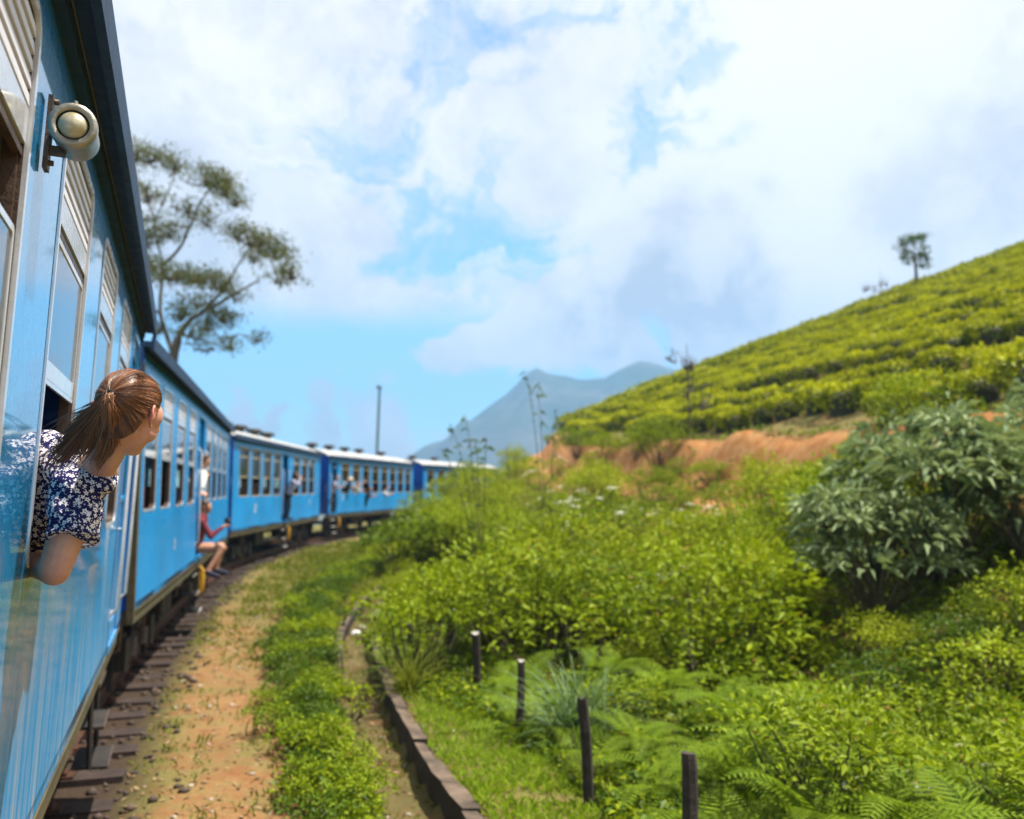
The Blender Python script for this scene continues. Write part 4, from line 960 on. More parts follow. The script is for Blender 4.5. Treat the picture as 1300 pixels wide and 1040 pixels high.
def build_woman():
    hc = W(163, 526, 2.66); s = 1.06
    vd = Vector((hc.x, hc.y, 0)).normalized(); vr = Vector((vd.y, -vd.x, 0))
    F = (vd * math.cos(R(28)) + vr * math.sin(R(28)) + Vector((0, 0, -0.16))).normalized(); U = (Vector((0, 0, 1)) + vr * 0.12)
    root = tag(empty('person', (0, 0, 0)), 'woman with a brown ponytail and navy floral blouse leaning out of the nearest coach window', 'person')
    sh, P, M = head_shapes(hc, F, U, s, 0, 1, 2)
    nb = W(124, 596, 2.78)                                # base of the neck
    sh += [('c', P(0, -0.022, -0.05), 0.047, nb, 0.050, 0), ('c', nb, 0.052, W(100, 606, 2.84), 0.065, 0)]
    shl, elb, wri = W(97, 622, 2.765), W(69, 724, 2.69), W(32, 712, 2.95)
    chest, waist, hip = W(76, 640, 2.93), local(0, -0.27, t1(3.42), 2.14), local(0, -0.58, t1(3.5), 1.84)
    sh += [('c', shl, 0.058, W(93, 655, 2.74), 0.058, 0), ('c', W(93, 655, 2.74), 0.057, elb, 0.046, 0), ('c', elb, 0.043, (elb + wri) * 0.5, 0.042, 0), ('c', (elb + wri) * 0.5, 0.042, wri, 0.030, 0)]
    sh += [('c', W(88, 600, 2.84), 0.085, chest, 0.11, 0), ('c', chest, 0.11, waist, 0.11, 0), ('c', waist, 0.11, hip, 0.13, 0), ('c', nb, 0.06, chest, 0.10, 0)]
    d = (wri - elb).normalized(); sh += hand_shapes(wri, d, Vector((0, 0, 1)), 1.0, 0, 0.4)
    body = blob('body', sh, [M_SKIN, M_LIP, M_EAR], 0.0042, root, 8)
    add_eyes(P, s, body)
    # blouse: torso, shoulder and a short flared sleeve with a hem
    b = MB()
    tor = [('c', W(90, 602, 2.84), 0.095, chest, 0.130), ('c', chest, 0.130, waist, 0.125), ('c', waist, 0.125, hip, 0.14), ('c', nb + Vector((0, 0, -0.03)), 0.062, W(84, 600, 2.86), 0.10), ('c', shl + Vector((0, 0, 0.0)), 0.077, W(96, 652, 2.745), 0.080), ('c', W(64, 580, 2.92), 0.085, W(50, 640, 2.96), 0.11)]
    for q in tor: capsule(b, q[1], q[2], q[3], q[4])
    s0, s1 = W(98, 640, 2.755), W(92, 684, 2.70)
    capsule(b, s0, 0.074, s1, 0.071, round1=False)
    tmp = bpy.data.objects.new('tmp', b.mesh('tmp', [])); COL.objects.link(tmp)
    md = tmp.modifiers.new('r', 'REMESH'); md.mode = 'VOXEL'; md.voxel_size = 0.006
    sm = tmp.modifiers.new('s', 'SMOOTH'); sm.factor = 0.5; sm.iterations = 5
    dg = bpy.context.evaluated_depsgraph_get(); dg.update(); me = bpy.data.meshes.new_from_object(tmp.evaluated_get(dg)); me.name = 'blouse'
    COL.objects.unlink(tmp); bpy.data.objects.remove(tmp)
    co = np.empty(len(me.vertices) * 3, np.float32); me.vertices.foreach_get('co', co); co = co.reshape(-1, 3)
    no = np.array([v.normal[:] for v in me.vertices])
    w = np.sin(co[:, 2] * 62 + co[:, 0] * 48 + 2.0 * np.sin(co[:, 1] * 21)) * 0.0030 + np.sin(co[:, 2] * 25 - co[:, 0] * 70 + co[:, 1] * 33) * 0.0035
    me.vertices.foreach_set('co', (co + no * w[:, None]).astype(np.float32).ravel())
    me.materials.clear(); me.materials.append(M_FLORAL); me.polygons.foreach_set('use_smooth', np.ones(len(me.polygons), bool)); me.update()
    sh_o = put('blouse', me, root)
    hm = MB(); ax = (s1 - s0).normalized(); u = ax.orthogonal().normalized(); v = ax.cross(u)
    pts = [s1 + (u * math.cos(a) + v * math.sin(a)) * 0.0715 for a in np.linspace(0, 2 * math.pi, 33)]; hm.tube(pts, 0.0042, 6, cap=False); hm.build('sleeve_hem', [M_FLORAL], sh_o)
    # hair: a cap of the scalp, strands combed back to the tie, loose strands, ponytail
    tie = P(0.0, -0.098, 0.030)
    rr = np.random.default_rng(5)
    rad = np.array([0.0775, 0.098, 0.0905]) * s; off = P(0, -0.010, 0.030)
    Mn = np.array(M)
    def on_skull(dl, k=1.0): return np.array(off) + (Mn @ (dl * rad * k))
    td = np.array([0.0, -0.97, 0.02]); td /= np.linalg.norm(td)
    parts = []
    HL = np.array([(0, .082, .078), (.030, .074, .076), (.055, .055, .062), (.067, .034, .044), (.074, .020, .026), (.0775, .000, .036), (.0785, -.022, .036), (.0785, -.038, .012), (.074, -.050, -.028), (.062, -.058, -.060), (.038, -.068, -.082), (0, -.074, -.088)]) * s
    HL = np.concatenate([HL, (HL[1:-1] * np.array([-1, 1, 1]))[::-1]]); HL = (HL - np.array([0, -0.010, 0.030])) / rad
    def hairline(a):
        q = (a / (2 * math.pi) * len(HL)) % len(HL); i = int(q); f = q - i; return HL[i] * (1 - f) + HL[(i + 1) % len(HL)] * f
    def comb(h, q, wv=0.0, lift=1.02):
        k0 = np.linalg.norm(h); hu = h / k0; om = math.acos(np.clip(hu @ td, -1, 1)); q = min(1.0, max(0.0, q))
        dl = (math.sin((1 - q) * om) * hu + math.sin(q * om) * td) / math.sin(om)
        if wv: dl = dl + np.cross(hu, td) * wv * math.sin(math.pi * q)
        dl = dl / np.linalg.norm(dl); e = min(1, q * 3.2); return on_skull(dl, (k0 * 1.0 * (1 - e) + e * 1.0) * lift)
    def strand(pts, r0, r1, tint, n=4): V, Fc = tube_np(pts, r0, r1, n); parts.append((V, Fc, 0, tint))
    # scalp cap
    nA, nT = 64, 14; cv = []
    for i in range(nA):
        h = hairline(2 * math.pi * i / nA)
        for j in range(nT): q = j / (nT - 1); cv.append(comb(h, q, 0, 1.004 + 0.02 * min(1, q * 5)))
    cF = []
    for i in range(nA):
        for j in range(nT - 1):
            a, b_, c_, d_ = i * nT + j, ((i + 1) % nA) * nT + j, ((i + 1) % nA) * nT + j + 1, i * nT + j + 1; cF += [(a, b_, c_), (a, c_, d_)]
    parts.append((np.array(cv), np.array(cF), 0, 0.12))
    for k in range(2000):
        a = rr.uniform(0, 2 * math.pi); h = hairline(a) * (1 + rr.normal(0, 0.015)); st = rr.uniform(0, 0.7) ** 1.8; lift = 1.024 + abs(rr.normal(0, 0.010)); wv = rr.normal(0, 0.03)
        pts = [comb(h, q, wv, 1.006 + (lift - 1.006) * min(1, 0.35 + (q - st) * 5)) for q in np.linspace(st, 1.0, 9)]
        strand(pts, 0.0009, 0.0010, float(np.clip(0.30 + rr.normal(0, 0.20) + 0.22 * math.sin(a * 19), 0, 1)), 3)
    for k in range(80):                                   # flyaway hairs
        a = rr.uniform(0, 2 * math.pi); h = hairline(a); q0 = rr.uniform(0.0, 0.7); dq = rr.uniform(0.12, 0.3); g = rr.uniform(0.5, 1.5)
        strand([comb(h, q0 + dq * i / 5, 0, 1.02 + 0.013 * i * g) for i in range(6)], 0.0004, 0.0003, 0.6, 3)
    T = np.array(tie); back = -np.array(F); dn = np.array([0, 0, -1.0]); rgt = np.array(vr)
    up_ = np.array([0, 0, 1.0])
    def tail(tip, spread, n, belly, tint0, rng=0.012):
        tip = np.array(tip)
        locks = tip + rr.normal(0, spread, (max(3, n // 28), 3)); ph = rr.uniform(0, 6.3, len(locks)); am = rr.uniform(0.003, 0.009, len(locks))
        for k in range(n):
            j = k % len(locks); e = locks[j] + rr.normal(0, 0.0045, 3); p0 = T + rr.normal(0, 0.006, 3); b1 = T + back * (0.040 + rr.uniform(0, 0.02)) + dn * 0.045 + rr.normal(0, rng, 3)
            b2 = (T * 0.42 + e * 0.58) + np.array(belly) + rr.normal(0, rng * 1.3, 3); f = rr.uniform(0.62, 0.96); pts = []
            for q in np.linspace(0, f, 12):
                w_ = (1 - q); pts.append(w_ ** 3 * p0 + 3 * w_ * w_ * q * b1 + 3 * w_ * q * q * b2 + q ** 3 * e + (rgt * math.sin(q * 8 + ph[j]) + up_ * 0.5 * math.cos(q * 7 + ph[j] * 2)) * am[j] * q)
            strand(pts, 0.0017, 0.0007, float(np.clip(tint0 + rr.normal(0, 0.2), 0, 1)), 3)
    up = np.array([0, 0, 1.0])
    tail(W(58, 600, 2.66), 0.016, 420, rgt * 0.015 + up * 0.015, 0.42)
    tail(W(70, 578, 2.66), 0.020, 300, rgt * 0.015 + up * 0.030, 0.60)
    tail(W(84, 586, 2.645), 0.022, 320, rgt * 0.03, 0.50)
    tail(W(118, 598, 2.62), 0.014, 380, rgt * 0.038 - up * 0.01, 0.66)
    tail(W(136, 572, 2.60), 0.012, 320, rgt * 0.034 - up * 0.005, 0.60)
    tail(W(98, 560, 2.645), 0.024, 260, rgt * 0.01 + up * 0.01, 0.50)
    tail(W(54, 552, 2.69), 0.018, 14, up * 0.02, 0.6)
    V, Fc, mi, ti = join_np(parts)
    hair = put('hair', mesh_np('hair', V, Fc, [M_HAIR], tint=ti, smooth=True), root)
    tb = MB(); Tv = Vector(T); n_ = (Vector(back) + Vector((0, 0, -0.35))).normalized(); dn_ = Vector((0, 0, -1)); u = n_.orthogonal().normalized(); v = n_.cross(u)
    tb.tube([Tv + n_ * 0.008 + dn_ * 0.006 + (u * math.cos(a) + v * math.sin(a)) * 0.0165 for a in np.linspace(0, 2 * math.pi, 25)], 0.0055, 6, cap=False); tb.build('hair_tie', [M_BLACK], root)
build_woman()

# -------- other passengers: one figure builder, posed by joints
def figure(label, joints, mats, hair=None, hat=None, voxel=0.014, group=None, s=1.0, face=None):
    """joints: dict of world points; mats: skin, top, trousers, shoes"""
    J = {k: Vector(v) for k, v in joints.items()}; root = tag(empty('person', J['hip']), label, 'person', group)
    off = J['hip']; J = {k: v - off for k, v in J.items()}
    Fd = Vector(face or (0, -1, 0)); sh, P, M = head_shapes(J['head'], Fd, Vector((0, 0, 1)), s, 0)
    long_ = hair == 'long'
    sh += [('c', P(0, -0.02, -0.06), 0.05 * s, J['neck'], 0.055 * s, 0), ('c', J['neck'] - Vector((0, 0, 0.03)), 0.10 * s, J['chest'], 0.135 * s, 1), ('c', J['chest'], 0.135 * s, J['hip'], 0.125 * s, 1), ('e', J['hip'], (0.15 * s, 0.14 * s, 0.12 * s), 2)]
    for e in 'lr':
        if 'sh_' + e in J:
            sh += [('c', J['neck'] - Vector((0, 0, 0.06)), 0.07 * s, J['sh_' + e], 0.062 * s, 1), ('c', J['sh_' + e], 0.058 * s, J['el_' + e], 0.046 * s, 1), ('c', J['el_' + e], 0.042 * s, J['wr_' + e], 0.03 * s, mats_arm)]
            d = (J['wr_' + e] - J['el_' + e]).normalized(); sh += hand_shapes(J['wr_' + e], d, Vector((0, 0, 1)) if abs(d.z) < 0.9 else Vector((1, 0, 0)), s * 1.05, 0, 0.8, 1 if e == 'r' else -1)
        if 'kn_' + e in J:
            sh += [('c', J['hip'] + (J['kn_' + e] - J['hip']).normalized() * 0.06, 0.09 * s, J['kn_' + e], 0.062 * s, mats_thigh), ('c', J['kn_' + e], 0.060 * s, J['an_' + e], 0.042 * s, mats_calf), ('c', J['an_' + e], 0.048 * s, J['to_' + e], 0.038 * s, 3)]
    body = blob('body', sh, mats, voxel, root, 4)
    add_eyes(P, s, body)
    if hair:
        h = MB(); hm = M_BLACKHAIR if hair != 'brown' else M_BRWNHAIR
        h.ellipsoid(P(0, -0.022, 0.045), (0.083 * s, 0.097 * s, 0.084 * s), 0, M, 18, 12)
        if long_:
            for k in range(16):
                a = R(110 + 320 * k / 15 - 90); x, y = 0.075 * math.cos(a), 0.075 * math.sin(a)
                if y > 0.03: continue
                h.tube([P(x, y - 0.01, 0.05), P(x * 1.15, y * 1.1 - 0.015, -0.04), P(x * 1.1, y - 0.03, -0.14), P(x * 0.9, y - 0.035, -0.24)], [0.02 * s, 0.022 * s, 0.02 * s, 0.008 * s], 6)
        h.build('hair', [hm], root)
    if hat:
        h = MB(); h.lathe([(0.0, 0.155 * s), (0.06 * s, 0.15 * s), (0.095 * s, 0.11 * s), (0.105 * s, 0.045 * s), (0.19 * s, 0.03 * s), (0.195 * s, 0.022 * s), (0.1 * s, 0.03 * s)], J['head'], (0, 0, 1), 20); h.build('hat', [hat], root)
    return root
mats_arm, mats_thigh, mats_calf = 1, 2, 2
# 1: seated in the second coach's doorway, bare leg out on the step, holding up a small camera
def seated():
    global mats_arm, mats_thigh, mats_calf
    l = lambda x, y, z: local(1, x + 0.13, y, z); mats_arm, mats_thigh, mats_calf = 1, 0, 0
    fx = rightv(-13.8)
    J = dict(hip=l(-0.20, 6.35, 1.36), chest=l(-0.13, 6.30, 1.66), neck=l(-0.07, 6.28, 1.88), head=l(-0.02, 6.30, 2.04),
             sh_r=l(-0.05, 6.10, 1.80), el_r=l(0.10, 6.05, 1.56), wr_r=l(0.26, 6.14, 1.70), sh_l=l(-0.12, 6.50, 1.80), el_l=l(0.06, 6.60, 1.56), wr_l=l(0.26, 6.42, 1.70),
             kn_r=l(0.28, 6.22, 1.36), an_r=l(0.06, 6.12, 0.98), to_r=l(0.22, 6.06, 0.92), kn_l=l(0.24, 6.52, 1.38), an_l=l(0.16, 6.50, 0.98), to_l=l(0.34, 6.50, 0.93))
    figure('bare-legged person in a dark red top sitting in the second coach doorway', J, [M_SKIN2, M_RED, M_NAVY, M_NAVY], 'brown', None, 0.011, face=(fx[0], fx[1], -0.05))
    b = MB(); c = l(0.33, 6.28, 1.80); b.box(c, (0.05, 0.13, 0.085)); b.lathe([(0.036, 0), (0.036, 0.05), (0.03, 0.06), (0, 0.06)], c, (fx[0], fx[1], 0.3), 16); b.box(c + Vector((0, 0, 0.052)), (0.04, 0.05, 0.025))
    tag(b.build('camera_body', [M_PLASTIC]), 'small black camera held up by the person sitting in the second coach doorway', 'camera')
seated()
def standing(idx, y, label, mats, hair, hat=None, out=0.1, base=1.23, arms='rail', face=(0.5, -1, 0), h=1.0, bare=False):
    global mats_arm, mats_thigh, mats_calf
    mats_arm, mats_thigh, mats_calf = (0 if bare else 1), 2, 2
    l = lambda x, yy, z: local(idx, x + out, y + yy, base + (z * h))
    J = dict(hip=l(-0.22, 0, 0.88), chest=l(-0.12, -0.02, 1.20), neck=l(-0.04, -0.03, 1.42), head=l(0.02, -0.05, 1.58), sh_r=l(-0.02, -0.2, 1.36), sh_l=l(-0.10, 0.18, 1.36),
             kn_r=l(-0.18, -0.10, 0.48), an_r=l(-0.24, -0.1, 0.08), to_r=l(-0.08, -0.13, 0.05), kn_l=l(-0.20, 0.10, 0.48), an_l=l(-0.26, 0.1, 0.08), to_l=l(-0.10, 0.13, 0.05))
    if arms == 'camera': J.update(el_r=l(0.18, -0.30, 1.24), wr_r=l(0.20, -0.14, 1.46), el_l=l(0.12, 0.28, 1.24), wr_l=l(0.2, 0.04, 1.46))
    elif arms == 'out': J.update(el_r=l(0.10, -0.28, 1.10), wr_r=l(0.28, -0.22, 1.02), el_l=l(0.0, 0.30, 1.12), wr_l=l(0.08, 0.48, 1.2))
    elif arms == 'in': J.update(el_r=l(0.02, -0.30, 1.12), wr_r=l(0.06, -0.14, 1.30), el_l=l(-0.10, 0.26, 1.10), wr_l=l(0.0, 0.12, 1.05))
    else: J.update(el_r=l(0.06, -0.34, 1.14), wr_r=l(0.10, -0.50, 1.25), el_l=l(-0.02, 0.32, 1.12), wr_l=l(0.06, 0.48, 1.2))
    return figure(label, J, mats, hair, hat, 0.015, face=face)
standing(1, 6.62, 'person in a pale top standing behind the seated one in the second coach doorway', [M_SKIN, M_WHITECL, M_DENIM, M_BLACK], 'brown', None, 0.02, 1.23, 'in', (0.5, 0.9, 0))
standing(2, 6.95, 'person in a lilac top leaning from the third coach doorway with raised hands', [M_SKIN2, M_LILAC, M_BLACK, M_BLACK], 'long', None, 0.34, 1.23, 'camera', (0.9, 0.5, 0))
standing(3, 0.62, 'person in a pale lilac shirt and dark shorts standing in the fourth coach doorway', [M_SKIN2, M_LILAC, M_BLACK, M_BLACK], 'short', None, 0.16, 1.23, 'rail', (0.8, -0.6, 0), bare=True)
standing(4, 7.8, 'person in a cream top standing in the farthest coach doorway beyond the reeds', [M_SKIN2, M_CREAM, M_DENIM, M_BLACK], 'short', None, 0.05, 1.23, 'rail', (0.8, -0.6, 0))
def sitter(idx, y, label, mats, hair, hat=None, out=-0.1, h=0.0, arm='out', face=(0.8, -0.5, 0)):
    global mats_arm, mats_thigh, mats_calf
    mats_arm, mats_thigh, mats_calf = 0, 2, 2
    l = lambda x, yy, z: local(idx, x + out, y + yy, z + h)
    J = dict(hip=l(-0.32, 0, 1.72), chest=l(-0.20, 0, 2.06), neck=l(-0.10, 0, 2.32), head=l(0.0, -0.02, 2.50), sh_r=l(-0.10, -0.18, 2.24), el_r=l(0.10, -0.22, 2.10), wr_r=l(0.26, -0.12, 2.20),
             sh_l=l(-0.14, 0.18, 2.24), el_l=l(0.02, 0.24, 2.12), wr_l=l(0.12, 0.34, 2.16), kn_r=l(-0.36, -0.42, 1.72), an_r=l(-0.36, -0.46, 1.30), to_r=l(-0.34, -0.58, 1.27), kn_l=l(-0.5, -0.42, 1.72), an_l=l(-0.5, -0.46, 1.30), to_l=l(-0.5, -0.58, 1.27))
    if arm == 'up': J.update(el_r=l(0.18, -0.16, 2.34), wr_r=l(0.34, -0.04, 2.62))
    return figure(label, J, mats, hair, hat, 0.016, face=face)
sitter(3, 2.45, 'passenger in a wide cream hat at the first window of the fourth coach', [M_SKIN2, M_BLACK, M_BLACK, M_BLACK], 'short', M_CREAM, 0.16, 0.24)
sitter(3, 3.85, 'passenger stretching a pale arm out of the second window of the fourth coach', [M_SKIN, M_WHITECL, M_BLACK, M_BLACK], 'short', None, 0.06, 0.1, 'up')
sitter(3, 5.25, 'passenger in black leaning low out of the third window of the fourth coach', [M_SKIN2, M_BLACK, M_BLACK, M_BLACK], 'short', None, 0.22, -0.2)
sitter(3, 8.5, 'passenger with a white sleeve resting on the fifth window sill of the fourth coach', [M_SKIN, M_WHITECL, M_BLACK, M_BLACK], 'brown', None, 0.10, -0.12)
sitter(1, 0.85, 'passenger in white sitting low behind the first window of the second coach', [M_SKIN, M_WHITECL, M_DENIM, M_BLACK], 'brown', None, -0.48, -0.16)

# ------------------------------------------------------------------ plants: materials
M_TEA = mat_leaf('tea_leaf', (0.055, 0.09, 0.004), (0.60, 0.60, 0.008), 0.2, 0.45)
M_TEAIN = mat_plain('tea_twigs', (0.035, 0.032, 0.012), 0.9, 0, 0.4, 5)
M_LEAF = mat_leaf('fresh_green_leaf', (0.07, 0.13, 0.004), (0.33, 0.40, 0.010), 0.32, 0.5, (0.22, 0.15, 0.02))
M_LEAF2 = mat_leaf('yellow_green_leaf', (0.13, 0.18, 0.004), (0.38, 0.43, 0.012), 0.32, 0.5, (0.26, 0.16, 0.02))
M_LEAFD = mat_leaf('deep_green_leaf', (0.035, 0.075, 0.006), (0.13, 0.20, 0.014), 0.35, 0.4, (0.17, 0.06, 0.03))
M_SILVER = mat_leaf('silver_green_leaf', (0.13, 0.19, 0.075), (0.33, 0.40, 0.20), 0.25, 0.6)
M_FERN = mat_leaf('fern_green', (0.11, 0.20, 0.008), (0.32, 0.43, 0.03), 0.48, 0.5, (0.25, 0.17, 0.04))
M_GRASSB = mat_leaf('blue_green_blade', (0.085, 0.16, 0.055), (0.24, 0.34, 0.15), 0.35, 0.45)
M_GRASS = mat_leaf('grass_blade', (0.085, 0.12, 0.010), (0.25, 0.27, 0.03), 0.4, 0.5, (0.32, 0.24, 0.09))
M_GUM = mat_leaf('gum_leaf', (0.042, 0.060, 0.012), (0.17, 0.18, 0.04), 0.35, 0.5, (0.16, 0.085, 0.03))
M_STEM = mat_plain('green_brown_stem', (0.085, 0.07, 0.028), 0.8, 0, 0.4, 12)
M_BARK = mat_plain('grey_bark', (0.11, 0.085, 0.065), 0.9, 0, 0.4, 7, 0.5)
M_PETAL = mat_leaf('white_petal', (0.72, 0.71, 0.62), (0.85, 0.84, 0.78), 0.3, 0.6)
M_YPETAL = mat_leaf('yellow_petal', (0.72, 0.45, 0.01), (0.8, 0.55, 0.02), 0.3, 0.6)
def rdir(n, rg): return unit(rg.normal(size=(n, 3)))

def shrub_mesh(name, rg, radius, height, clumps, per, ll, lw, mats, flowers=0, flow_sz=0.05, droop=0.25, clump_r=0.30, up=0.55, stemcol=1):
    parts = []
    for k in range(clumps):
        a = rg.uniform(0, 2 * np.pi); e = rg.uniform(0, 1) ** 0.75; rr = radius * math.sqrt(e) * 0.85
        hh = height * (0.30 + 0.70 * math.sqrt(max(0, 1 - (rr / radius) ** 2)) * rg.uniform(0.6, 1.0))
        if rg.uniform() < 0.25: hh *= 0.55
        c = np.array([rr * math.cos(a), rr * math.sin(a), hh]); cr = clump_r * rg.uniform(0.7, 1.25)
        base = np.array([c[0] * 0.15 + rg.normal(0, 0.05), c[1] * 0.15 + rg.normal(0, 0.05), -0.15])
        q = np.linspace(0, 1, 6)[:, None]; line = base * (1 - q) + (c * 0.97) * q; line[:, :2] += (np.sin(q * np.pi) * rg.normal(0, 0.06, (1, 2)))
        V, F = tube_np(line, 0.016, 0.005, 4); parts.append((V, F, 1, 0.5))
        dl = rdir(per, rg); dl[:, 2] = np.abs(dl[:, 2]) * 0.9 - 0.25; dl = unit(dl)
        rad = cr * rg.uniform(0.35, 1.0, (per, 1)) ** 0.6; P = c + dl * rad * np.array([1, 1, 0.8])
        A = dl * 0.9 + np.array([0, 0, 0.25]) + rg.normal(0, 0.35, (per, 3)); N = dl * 0.4 + np.array([0, 0, up + 0.25]) + rg.normal(0, 0.25, (per, 3))
        tone = float(rg.normal(0, 0.13)); 
        V, F = leaves(P, A, N, ll * rg.uniform(0.6, 1.25, per), lw * rg.uniform(0.7, 1.2, per), 0.3, 0.42, droop)
        parts.append((V, F, 0, np.repeat(np.clip(rg.uniform(0.1, 0.88, per) + tone, 0, 0.92) + (rg.uniform(0, 1, per) < 0.015) * 1.0, 2)))
    for k in range(flowers):
        a = rg.uniform(0, 2 * np.pi); rr = radius * math.sqrt(rg.uniform(0, 1)) * 0.9; hh = height * (0.45 + 0.62 * math.sqrt(max(0, 1 - (rr / radius) ** 2)))
        c = np.array([rr * math.cos(a), rr * math.sin(a), hh]); n = 26
        P = c + np.concatenate([rg.normal(0, flow_sz, (n, 2)), rg.normal(0, flow_sz * 0.25, (n, 1))], 1); A = rdir(n, rg); A[:, 2] *= 0.3
        V, F = leaves(P, A, np.array([[0, 0, 1.0]]) + rg.normal(0, 0.3, (n, 3)), 0.035, 0.03, 0.1, 0.5, 0.0); parts.append((V, F, 2, np.repeat(rg.uniform(0, 0.9, n), 2)))
        V, F = tube_np(np.linspace(c * np.array([0.7, 0.7, 0.5]), c, 3), 0.006, 0.004, 3); parts.append((V, F, 1, 0.5))
    V, F, mi, ti = join_np(parts)
    return mesh_np(name, V, F, mats, mi=mi, tint=ti)
def fern_mesh(name, rg, size, fronds):
    parts = []
    for k in range(fronds):
        a = 2 * np.pi * k / fronds + rg.normal(0, 0.25); d = np.array([math.cos(a), math.sin(a), 0]); L = size * rg.uniform(0.7, 1.15); up = rg.uniform(0.5, 1.1)
        q = np.linspace(0, 1, 16); ang = up * 1.25 - q * (up * 0.8 + rg.uniform(0.7, 1.2)); st = L / 15
        pts = np.cumsum(np.stack([np.cos(ang)[:, None] * d[None] * st, np.sin(ang)[:, None] * np.array([[0, 0, 1.0]]) * st], 0).sum(0), axis=0)
        V, F = tube_np(pts, 0.005, 0.0015, 3); parts.append((V, F, 0, 0.35))
        side = np.array([-d[1], d[0], 0]); tone = rg.normal(0, 0.12)
        s = np.linspace(0.16, 0.98, 17); P = np.stack([np.interp(s, q, pts[:, i]) for i in range(3)], 1); T = unit(np.stack([np.interp(s, q, np.gradient(pts[:, i])) for i in range(3)], 1))
        NN = unit(np.cross(T, np.broadcast_to(side, T.shape))); NN *= np.sign(NN[:, 2:3] + 1e-6)
        ln = L * (0.36 * (1 - s) ** 0.85 + 0.012)
        for e in (-1, 1):
            A = side * e + T * 0.45 + np.array([0, 0, -0.12])
            A = unit(A)
            m = 9                                                     # leaflets along each pinna
            for j in range(m):
                f = (j + 0.5) / m; B = P + A * (ln * f)[:, None]; pl = (L * 0.016 + ln * 0.07) * (1 - f * 0.7)
                for e2 in (-1, 1):
                    AA = unit(T * e2 * 0.9 + A * 0.75 - NN * 0.12); V, F = leaves(B, AA, NN, pl, pl * 0.42, 0.15, 0.4, 0.02)
                    parts.append((V, F, 0, np.repeat(np.clip(rg.uniform(0.15, 0.85, len(B)) + tone * 1.6 - 0.25 * (1 - f), 0, 0.92), 2)))
            V, F = leaves(P, A, NN, ln, 0.012 + ln * 0.05, 0.1, 0.4, 0.0); parts.append((V, F, 0, 0.5))
    V, F, mi, ti = join_np(parts); return mesh_np(name, V, F, [M_FERN, M_STEM], mi=mi, tint=ti)
def blades(rg, n, L, wd, spread, segs=6, lean=0.9, base_r=0.06):
    a = rg.uniform(0, 2 * np.pi, n); d = np.stack([np.cos(a), np.sin(a), np.zeros(n)], 1); ln = L * rg.uniform(0.55, 1.1, n); el = np.pi / 2 - np.abs(rg.normal(0, spread, n)); bend = rg.uniform(0.4, 1.0, n) * lean * 2
    P = np.concatenate([rg.normal(0, base_r, (n, 2)), np.zeros((n, 1))], 1); S = np.stack([-d[:, 1], d[:, 0], np.zeros(n)], 1); rows = []
    for k in range(segs + 1):
        f = k / segs; w = wd * (1 - f) ** 0.7 * 0.5 + 0.0006; rows.append(np.stack([P - S * w, P + S * w], 1))
        an = el - bend * f; P = P + (d * np.cos(an)[:, None] + np.array([0, 0, 1.0]) * np.sin(an)[:, None]) * (ln / segs)[:, None]
    V = np.stack(rows, 1).reshape(-1, 3); base = np.arange(n)[:, None, None] * (2 * (segs + 1)); k = np.arange(segs)[None, :, None] * 2
    F = np.concatenate([base + k + np.array([[[0, 1, 3]]]), base + k + np.array([[[0, 3, 2]]])], 2).reshape(-1, 3)
    return V, F, np.repeat(rg.uniform(0.05, 0.96, n), segs * 2)
def grass_mesh(name, rg, n, L, wd, spread, mat, seeds=0, lean=0.9, base_r=0.06):
    V, F, t = blades(rg, n, L, wd, spread, 6, lean, base_r); parts = [(V, F, 0, t)]
    for k in range(seeds):
        a = rg.uniform(0, 6.28); tip = np.array([math.cos(a) * 0.25 * L, math.sin(a) * 0.25 * L, L * rg.uniform(0.9, 1.15)]); q = np.linspace(0, 1, 6)[:, None]; ln = q * tip * np.array([1, 1, 1]) + np.sin(q * 3.1) * np.array([0, 0, 0.08]); V, F = tube_np(ln, 0.004, 0.002, 3); parts.append((V, F, 1, 0.5))
        m = 40; f = rg.uniform(0.72, 1.0, m); P = f[:, None] * tip; A = unit(tip)[None] if False else np.broadcast_to(tip / np.linalg.norm(tip), (m, 3)) + rg.normal(0, 0.35, (m, 3)); V, F = leaves(P, A, rdir(m, rg), 0.035, 0.012); parts.append((V, F, 1, 0.5))
    V, F, mi, ti = join_np(parts); return mesh_np(name, V, F, [mat, M_STEM], mi=mi, tint=ti)

# ------------------------------------------------------------------ what the camera can see (with a margin for a side step)
def in_view(x, y, z, marg=60):
    dy = y * math.cos(PITCH) + (z - CAM_H) * math.sin(PITCH); px = 650 + FPX * x / np.maximum(dy, 0.1); return (dy > 1.0) & (px > -marg) & (px < 1300 + marg)

